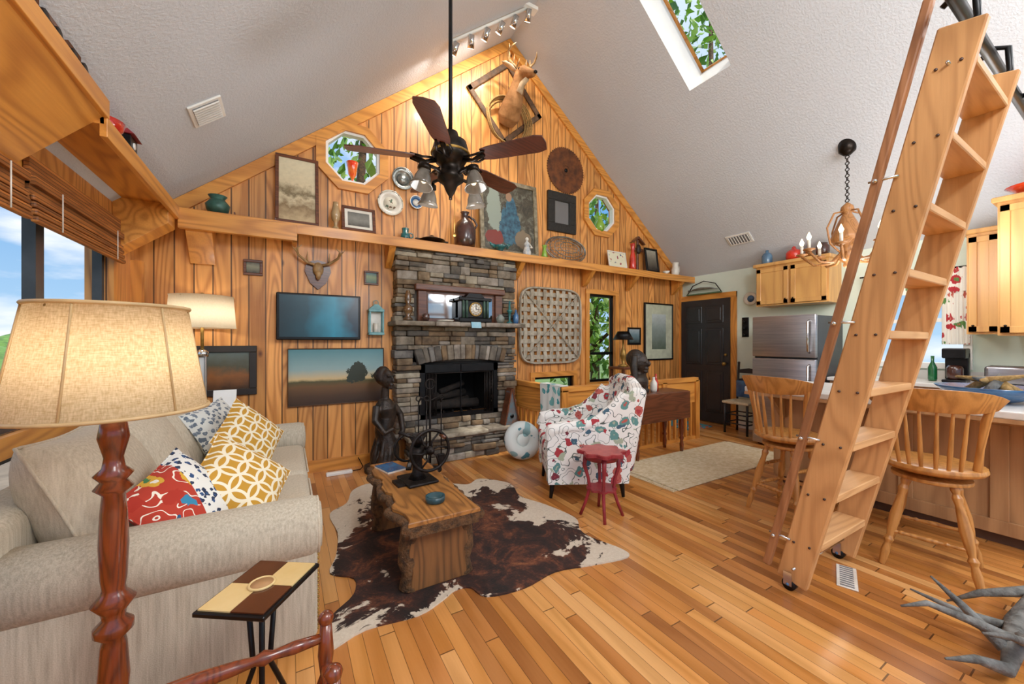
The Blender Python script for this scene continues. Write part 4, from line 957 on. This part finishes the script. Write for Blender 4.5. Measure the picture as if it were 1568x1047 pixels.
b.box((-.2,-.15,TH-.1),(.2,.15,TH-.03),DARKW); b.box((-.2,-.15,.15),(.2,.15,.17),DARKW); b.done((-.62,4.16,0))
b=B('table_lamp')
b.box((-.07,-.07,0),(.07,.07,.03),CHROME,.004); b.box((-.035,-.035,.03),(-.02,.035,.5),CHROME,.003); b.box((.02,-.035,.03),(.035,.035,.5),CHROME,.003); b.box((-.02,-.02,.03),(.02,.02,.5),GLASSY,.004); b.cyl((0,0,.5),(0,0,.83),.012,GOLD); b.lathe([(.045,.5),(.045,.54),(.02,.56)],CHROME)
b.lathe([(.24,.74),(.235,.74),(.215,1.01),(.22,1.01)],CREAM,36,cap=False)
for a in(0,120,240): b.cyl((0,0,.97),(.217*math.cos(R(a)),.217*math.sin(R(a)),1.0),.003,GOLD,seg=6)
b.cyl((0,0,.8),(0,0,1.02),.006,GOLD); b.sph((0,0,1.03),.012,GOLD,8); b.sph((0,0,.88),.03,CERAM,10)
b.done((-.62,4.12,TH+.001))
b=B('letter_stand'); b.box((-.08,-.004,0),(.08,.004,.22),WHITE,M=T(rx=-15)); b.box((-.06,0,0),(.06,.06,.006),BLACK); b.done((-.46,4.03,TH+.001))
# foreground floor lamp
b=B('floor_lamp')
pr=[(.14,0),(.15,.02),(.13,.05),(.05,.08),(.03,.12)]
z=.12
segs=[(.03,0),(.042,.02),(.03,.04),(.026,.06),(.036,.2),(.03,.3),(.026,.32),(.045,.34),(.045,.36),(.026,.38),(.03,.4),(.05,.43),(.03,.455),(.026,.47),(.03,.5),(.034,.6),(.03,.7),(.026,.75),(.045,.77),(.03,.79),(.045,.81),(.026,.83),(.022,.86),(.036,.92),(.03,.96),(.014,.98)]
pr+=[(r,z+q) for r,q in segs]+[(.01,1.12),(.01,1.18)]
b.lathe(pr,MAHOG,24)
b.lathe([(.225,1.12),(.22,1.12),(.17,1.43),(.175,1.43)],BURLAP,48,cap=False)
SB=mat('shade_band','CFAE7C')
for zz,rr in((1.12,.224),(1.43,.174)): b.torus((0,0,zz),rr,.006,SB,'Z',48,6)
for a in(0,120,240): b.cyl((0,0,1.39),(.173*math.cos(R(a)),.173*math.sin(R(a)),1.42),.003,GOLD,seg=6)
for a in range(20,380,60): b.tube([(.2235*math.cos(R(a)),.2235*math.sin(R(a)),1.12),(.1725*math.cos(R(a)),.1725*math.sin(R(a)),1.43)],.003,SB,5)
b.cyl((0,0,1.15),(0,0,1.42),.006,GOLD); b.sph((0,0,1.24),.03,CERAM,10)
b.done((-.45,1.6,0),recalc=True)
b=B('tile_top_side_table')
T1=mat('tile_cream','E0C48A','D4B474',5,.25,coat=.4); T2=mat('tile_brown','5A2E1A','3E1E10',5,.25,coat=.4)
b.box((-.135,-.11,.535),(.135,.11,.55),BLACK,.003)
for i in range(2):
    for j in range(2): b.box((-.125+.126*i,-.1+.101*j,.55),(-.001+.126*i,-.001+.101*j,.554),T1 if (i+j)%2 else T2)
b.torus((0,0,.557),.035,.004,T1); b.cyl((0,0,.552),(0,0,.558),.034,mat('tile_tan','B88A5A'),seg=24)
for x,y in((-.05,-.04),(.05,-.04),(-.05,.04),(.05,.04)): b.tube([(x*.6,y*.6,.535),(x*.35,y*.35,.3),(x*2.1,y*2.1,.0)],.008,BLACK,8)
b.done((-.07,1.46,0),55)
b=B('quilt_rack')
def turnedH(p0,p1,r): turned(b,p0,p1,r,MAHOG)
turnedH((-.5,0,.53),(0,0,.53),.016); turnedH((-.5,0,.38),(0,0,.38),.014); turnedH((-.5,-.2,.53),(0,-.2,.53),.016)
for x in(-.5,0):
    for y in(0,-.2): turned(b,(x,y,0),(x,y,.57),.02,MAHOG); b.sph((x,y,.58),.02,MAHOG,10)
    b.box((x-.012,-.2,.1),(x+.012,0,.13),MAHOG); b.box((x-.012,-.2,.44),(x+.012,0,.47),MAHOG)
for k in range(5): b.box((-.5,-.18+.04*k,.2),(0,-.16+.04*k,.215),DARKW)
b.done((.09,1.15,0))
# ---------------------------------------------------------------- coffee table
random.seed(3)
b=B('live_edge_coffee_table')
def wavy(x0,x1,y0,y1,n_,amp):
    P=[]
    for i in range(n_+1): P.append((x0+random.uniform(-amp,amp)+.02*math.sin(i*.9),y0+(y1-y0)*i/n_))
    for i in range(n_+1): P.append((x1+random.uniform(-amp,amp)*.7,y1-(y1-y0)*i/n_))
    return P
P=wavy(-.2,.2,-.54,.54,24,.012)
b.prism([(x*1.05-.004*(x<0),y) for x,y in P],'Z',.342,.388,BARK); b.prism([(x*.97,y) for x,y in P],'Z',.38,.405,BURL)
for sx in(-1,1):
    pts=[(x*1.03,y,.366) for x,y in P if x*sx>0]
    b.tube(pts,[.024+.007*math.sin(i*2.3) for i in range(len(pts))],BARK,8)
P2=[(x*.93,y) for x,y in P]; b.prism(P2,'Z',.325,.35,BARK)
for yy in(-.4,.36):
    Q=[(-.165,0),(-.15,.1),(-.17,.2),(-.15,.33),(.15,.33),(.165,.2),(.15,.1),(.16,0)]
    b.prism(Q,'Y',yy-.05,yy+.05,BURLZ)
    for s_ in(-1,1): b.tube([(s_*.158,yy,0),(s_*.148,yy,.08),(s_*.162,yy,.15),(s_*.166,yy,.22),(s_*.15,yy,.28),(s_*.15,yy,.33)],[.055,.046,.056,.048,.056,.05],BARK,10,flat=1)
b.done((.72,2.46,.009),0,bevel=.004)
zt=.415
b=B('cast_iron_press')
b.box((-.1,-.12,0),(.1,.12,.02),IRON,.008,2); b.lathe([(.06,.02),(.035,.06),(.03,.14),(.05,.18),(.04,.22)],IRON)
b.torus((.05,-.09,.21),.13,.011,IRON,'Y',36,8); b.cyl((.05,-.13,.21),(.05,.06,.21),.014,IRON); b.sph((.05,-.09,.21),.03,IRON,10)
for k in range(6):
    a=R(60*k); b.tube([(.05,-.09,.21),(.05+.06*math.cos(a+.3),-.09,.21+.06*math.sin(a+.3)),(.05+.13*math.cos(a),-.09,.21+.13*math.sin(a))],.007,IRON,6)
b.cyl((.12,-.09,.3),(.12,-.16,.3),.01,DARKW); b.torus((-.03,.1,.2),.09,.009,IRON,'Y',28,8); b.tube([(0,0,.2),(-.02,0,.28),(-.12,.02,.33)],.012,IRON); b.lathe([(.02,.22),(.06,.3),(.055,.3),(.015,.22)],IRON,18)
b.box((-.15,-.06,0),(-.1,.06,.015),IRON)
b.done((.74,2.5,zt-.001),5)
vase('teal_ashtray',(.73,2.12,zt-.001),[(.05,0),(.055,.01),(.055,.035),(.045,.035),(.04,.012),(.001,.01)],mat('dark_teal_glaze','2A5058','1A343A',8,.3))
b=B('magazine'); b.box((-.07,-.1,0),(.07,.1,.012),CERAM); b.box((-.07,-.1,.012),(.07,.1,.014),BLUEG); b.done((.64,2.83,zt-.001),15)
b=B('remote_control'); b.box((-.02,-.08,0),(.02,.08,.016),BLACK,.005,2)
for k in range(5): b.box((-.01,-.05+.02*k,.016),(.01,-.04+.02*k,.018),VD)
b.done((.77,2.8,zt-.001),-20)
# ---------------------------------------------------------------- armchair
b=B('floral_armchair')
for sd in(-1,1):
    y=sd*.3
    side=[(.34,.14),(.35,.45),(.33,.55),(.25,.6),(.1,.61),(-.05,.64),(-.2,.74),(-.3,.88),(-.4,.9),(-.38,.6),(-.34,.14)]
    lo,hi=(y-.05,y+.05)
    b.prism(side,'Y',lo,hi,FLORAL)
    b.tube([(.33,y,.5),(.3,y,.58),(.2,y,.6),(.05,y,.61),(-.1,y,.66),(-.22,y,.76),(-.32,y,.88)],[.045,.06,.06,.058,.056,.05,.045],FLORAL,14)
b.box((-.3,-.28,.14),(.33,.28,.34),FLORAL,.03,3); b.box((-.24,-.25,.32),(.36,.25,.48),FLORAL,.055,5)
b.box((-.1,-.33,-.02),(.06,.33,.72),FLORAL,.06,5,T(-.3,0,.24,0,-10,0))
b.tube([(-.41,-.3,.93),(-.42,-.15,.97),(-.42,.15,.97),(-.41,.3,.93)],.055,FLORAL,14)
for x,y in((.29,.27),(.29,-.27),(-.3,.27),(-.3,-.27)): b.cyl((x,y,.14),(x*1.06,y,0),.026,BLACK,.014,seg=10)
b.done((2.33,2.75,0),152,bevel=.012)
b=B('red_plant_stand')
pts=[((.17+.018*math.cos(8*t*math.pi/32))*math.cos(t*math.pi/32),(.17+.018*math.cos(8*t*math.pi/32))*math.sin(t*math.pi/32)) for t in range(64)]
b.prism(pts,'Z',.475,.495,REDP); b.prism([(x*.93,y*.93) for x,y in pts],'Z',.495,.5,mat('red_top','B8504A','9A3A38',14,.35)); b.lathe([(.12,.43),(.13,.475)],REDP); b.prism([(x*.62,y*.62) for x,y in pts],'Z',.2,.215,REDP)
for k in range(4):
    M=T(rz=45+90*k); b.tube([(.12,0,.46),(.13,0,.38),(.1,0,.28),(.09,0,.2),(.12,0,.1),(.16,0,.0)],[.018,.016,.012,.014,.012,.012],REDP,8,M)
b.done((2.08,2.2,0),10)
# ---------------------------------------------------------------- stair half wall
b=B('stair_railing')
b.box((2.54,3.3,.78),(2.62,WB-.03,.84),TRIMY,.006); b.box((2.54,3.28,.78),(4.9,3.36,.84),TRIMX,.006)
b.box((2.56,3.31,.5),(2.6,4.3,.78),TRIMY); b.box((2.6,3.305,.5),(4.9,3.335,.78),TRIMX)
for x in(2.58,3.4,4.2,4.88): b.box((x-.04,3.28,0),(x+.04,3.36,.8),TRIMZ)
x=2.68
while x<4.85: b.box((x-.015,3.305,.03),(x+.015,3.335,.5),TRIMZ); x+=.11
y=3.42
while y<4.35: b.box((2.565,y-.015,.03),(2.595,y+.015,.5),TRIMZ); y+=.11
b.box((2.54,3.29,0),(4.9,3.35,.04),TRIMX); b.done()
b=B('draped_towel')
tw=palette('towel_print','E8F0EC',['4AA0A8','7AC0C0'],8,.33)
for z0,z1,xx in((.35,.85,2.525),(.45,.85,2.632)):
    vs=[];fs=[]
    for i in range(17):
        y=3.3+.38*i/16
        for j in range(6): vs.append((xx+.01*math.sin(i*1.3)*(1-j/5),y,z0+(z1-z0)*j/5))
    for i in range(16):
        for j in range(5): a=i*6+j; fs.append((a,a+1,a+7,a+6))
    b.add(vs,fs,tw,True)
b.box((2.522,3.3,.845),(2.635,3.68,.852),tw); b.done()
b=B('drop_leaf_table')
b.box((-.45,-.17,.72),(.45,.17,.745),DARKW,.006); b.box((-.4,-.14,.62),(.4,.14,.72),DARKW); b.box((-.45,-.19,.42),(.45,-.172,.74),DARKW,.006)
for x in(-.38,.38):
    for y in(-.12,.12): turned(b,(x,y,.62),(x,y,0),.025,MAHOG)
b.done((3.72,3.09,0))
b=B('bronze_bust'); b.M=Matrix.Scale(1.25,4)
b.box((-.09,-.08,0),(.09,.08,.04),DARKSC,.008); b.sph((0,0,.1),(.14,.09,.09),DARKSC); b.tube([(0,0,.1),(0,0,.22)],[.07,.05],DARKSC)
b.sph((0,-.01,.28),(.07,.085,.1),DARKSC); b.sph((0,.02,.31),(.08,.085,.09),DARKSC)
for s_ in(-1,1): b.tube([(s_*.07,.0,.34),(s_*.09,.0,.25),(s_*.1,-.02,.12),(s_*.09,-.05,.04)],[.03,.035,.03,.02],DARKSC); b.sph((s_*.03,-.08,.29),(.018,.012,.01),DARKSC,8)
b.sph((0,-.1,.27),(.014,.025,.028),DARKSC,8); b.sph((0,-.085,.225),(.028,.02,.012),DARKSC,8); b.sph((0,-.075,.2),(.03,.025,.02),DARKSC,8)
b.done((3.44,3.06,.745),20,remesh=.007)
vase('white_bottle',(3.7,3.05,.745),[(.035,0),(.04,.03),(.04,.1),(.015,.14),(.015,.17)],CERAM)
vase('red_bottle',(3.8,3.1,.745),[(.03,0),(.03,.1),(.01,.15),(.012,.2)],REDG)
vase('wicker_basket',(3.08,3.12,0.0),[(.1,0),(.12,.02),(.13,.16),(.12,.2),(.11,.2),(.1,.03)],mat('wicker','7A5A34','4E3A20',40,.8,bump=.8))
b=B('black_shade_lamp'); b.lathe([(.07,0),(.07,.015),(.02,.04),(.03,.1),(.05,.16),(.03,.24),(.012,.28),(.012,.4)],GOLD); b.lathe([(.15,.38),(.148,.38),(.08,.5),(.085,.5)],BLACK,28,cap=False); b.cyl((0,0,.4),(0,0,.49),.005,GOLD)
for a in(0,120,240): b.cyl((0,0,.48),(.083*math.cos(R(a)),.083*math.sin(R(a)),.495),.003,GOLD,seg=6)
b.done((4.15,3.95,.976))
b=B('console_stand'); b.box((-.15,-.15,.94),(.15,.15,.975),DARKW,.005)
for x in(-.12,.12):
    for y in(-.12,.12): b.box((x-.015,y-.015,0),(x+.015,y+.015,.94),DARKW)
b.done((4.15,3.95,.0))
b=B('power_strip'); b.box((-.12,-.03,0),(.12,.03,.03),WHITE,.005); b.tube([(.12,0,.015),(.2,.02,.012),(.24,.1,.012),(.2,.15,.1)],.005,BLACK,6); b.done((.45,4.2,0))
# ---------------------------------------------------------------- outside
LEAF=[mat('leaf_a','9AC44A','76A636',3,.6),mat('leaf_b','C6E07E','9CC04E',3,.6),mat('leaf_c','6E9A40','4A7030',3,.6)]
def tree(loc,h,r,n_=2600,leaf=.11,zc=None,zr=None):
    zc=zc or h*.72; zr=zr or h*.42
    b=B('tree'); b.tube([(0,0,-1),(0,0,h*.5),(.2,.1,h)],[.16,.12,.04],BARK,8)
    for k in range(6):
        a=k*1.05; b.tube([(0,0,h*.4+.1*k),(r*.5*math.cos(a),r*.5*math.sin(a),h*.55+.12*k),(r*.9*math.cos(a),r*.9*math.sin(a),h*.7+.1*k)],[.06,.04,.01],BARK,6)
    for i in range(n_):
        while True:
            p=Vector((random.uniform(-1,1),random.uniform(-1,1),random.uniform(-1,1)))
            if p.length<1: break
        p=Vector((p.x*r,p.y*r,zc+p.z*zr)); q=Euler((random.uniform(-1,1)*1.3,random.uniform(-1,1)*1.3,random.random()*6)).to_matrix(); l=leaf*random.uniform(.6,1.4)
        b.add([p+q@Vector(v) for v in((-l,0,0),(0,-l*.5,0),(l,0,.02),(0,l*.5,0))],[(0,1,2,3)],LEAF[i%3])
    b.done(loc,recalc=False)
tree((1.2,8.2,0),6.5,2.1,1500); tree((5.0,8.4,0),6,2.3,1700); tree((8.6,9.4,0),6.5,2.4,2000); tree((3.2,8.8,-1),5,2.0,1500)
tree((6.6,7.6,-1.2),4.2,1.6,1500)
tree((8.8,5.6,0),9.5,2.0,900,.12,8.2,1.6)
tree((-9,14,-3),4.2,3,1600,.14); tree((-13,11,-3.5),4.2,3,1600,.14)
b=B('ground'); b.box((-90,-60,-2.6),(60,90,-2.5),mat('lawn','6E8A4A','4E6A34',1,.9)); b.done()
b=B('deck'); b.box((-4,-2,-.3),(WL-.14,8,-.12),mat('deck_boards','8A7A68','6A5C4C',4,.7)); DR=mat('deck_rail','9A8A78')
for k in range(9): b.box((-3.9,-1.5+k*1.1,-.12),(-3.82,-1.42+k*1.1,.75),DR)
b.box((-3.93,-1.6,.75),(-3.78,7.6,.79),DR); b.done()
b=B('patio_chair')
for x in(-.25,.25):
    b.tube([(x,-.25,0),(x,-.25,.62),(x,.2,.64),(x,.3,0)],.014,BLACK,6); b.tube([(x,-.2,.42),(x,.2,.38),(x,.38,1.0)],.014,BLACK,6)
for k in range(9): b.box((-.25,.2+.02*k,.42+.065*k),(.25,.205+.02*k,.47+.065*k),VD)
b.box((-.25,-.2,.39),(.25,.2,.41),VD); b.done((-1.9,3.4,-.119),-80)
b=B('distant_treeline')
for k in range(60):
    a=R(95+1.7*k); d=random.uniform(45,60); b.sph((d*math.cos(a),d*math.sin(a),-2.5),(random.uniform(3,6),random.uniform(3,6),random.uniform(2.5,5)),LEAF[2],8)
b.done()
# ---------------------------------------------------------------- world + lights
w=bpy.data.worlds.new('sky'); S.world=w; w.use_nodes=True; t=w.node_tree; bg=t.nodes['Background']
tc=t.nodes.new('ShaderNodeTexCoord'); sp=t.nodes.new('ShaderNodeSeparateXYZ'); t.links.new(tc.outputs['Generated'],sp.inputs[0])
rp=t.nodes.new('ShaderNodeValToRGB'); t.links.new(sp.outputs[2],rp.inputs[0]); els=rp.color_ramp.elements
els[0].position=.0; els[0].color=lin('A8CCEA'); els[1].position=.3; els[1].color=lin('5E9CDA')
e3=els.new(.5); e3.color=lin('B8D4F0'); e4=els.new(.85); e4.color=lin('EEF4FC')
mp=t.nodes.new('ShaderNodeMapping'); mp.inputs['Scale'].default_value=(1,1,3); t.links.new(tc.outputs['Generated'],mp.inputs[0])
nz_=t.nodes.new('ShaderNodeTexNoise'); nz_.inputs['Scale'].default_value=4; nz_.inputs['Detail'].default_value=7; t.links.new(mp.outputs[0],nz_.inputs['Vector'])
r2=t.nodes.new('ShaderNodeValToRGB'); r2.color_ramp.elements[0].position=.5; r2.color_ramp.elements[1].position=.66; t.links.new(nz_.outputs['Fac'],r2.inputs[0])
mx=t.nodes.new('ShaderNodeMix'); mx.data_type='RGBA'; t.links.new(r2.outputs[0],mx.inputs[0]); t.links.new(rp.outputs[0],mx.inputs[6]); mx.inputs[7].default_value=(.9,.93,.97,1)
t.links.new(mx.outputs[2],bg.inputs[0]); bg.inputs[1].default_value=1.0
def light(name,ty,loc,e,col=(1,1,1),size=.1,rot=None,d=None,spot=None):
    l=bpy.data.lights.new(name,ty); l.energy=e; l.color=col
    if ty=='SUN': l.angle=R(1.5)
    else: l.shadow_soft_size=size
    if spot: l.spot_size=R(spot); l.spot_blend=.7
    o=bpy.data.objects.new(name,l); S.collection.objects.link(o); o.location=loc
    if d is not None: o.rotation_euler=Vector(d).to_track_quat('-Z','Y').to_euler()
    return o
light('sun_light','SUN',(0,0,20),2.6,(1,.96,.88),d=(-.25,.3,-.9))
warm=(1,.92,.8); neut=(1,.985,.97)
for i,(p,d) in enumerate(track): light('track_spot','SPOT',p,18,warm,.03,d=(d[0],.75,-.65),spot=110)
light('fan_lamp','POINT',(.97,2.5,2.0),16,neut,.2)
light('chandelier_lamp','POINT',(cxc,cyc,2.0),12,warm,.2)
light('table_lamp_bulb','POINT',(-.62,4.12,1.55),5,warm,.04)
light('floor_lamp_shade_glow','POINT',(-.45,1.6,1.3),4,warm,.04)  # lamp is off; added light imitates daylight glowing through its shade
light('added_fill_rear','POINT',(1.0,-1.5,3.5),250,neut,.6)  # added fill light behind the camera, no fixture there
light('added_fill_rear_right','POINT',(3.6,-1.1,2.9),175,neut,.6)  # second added fill behind the camera, also without a fixture
light('added_fill_kitchen','POINT',(4.7,.9,2.1),24,neut,.3)  # added fill over the kitchen, not a hanging lamp
# ---------------------------------------------------------------- camera
cd=bpy.data.cameras.new('camera'); cam=bpy.data.objects.new('camera',cd); S.collection.objects.link(cam); S.camera=cam
cd.sensor_width=36; cd.lens=36*589/1568; cd.clip_start=.05
cam.location=(0,0,1.325); cam.rotation_euler=(R(90),0,-math.atan2(344,589))
S.view_settings.view_transform='Standard'; S.view_settings.look='None'; S.view_settings.exposure=0.25; S.view_settings.gamma=1.07
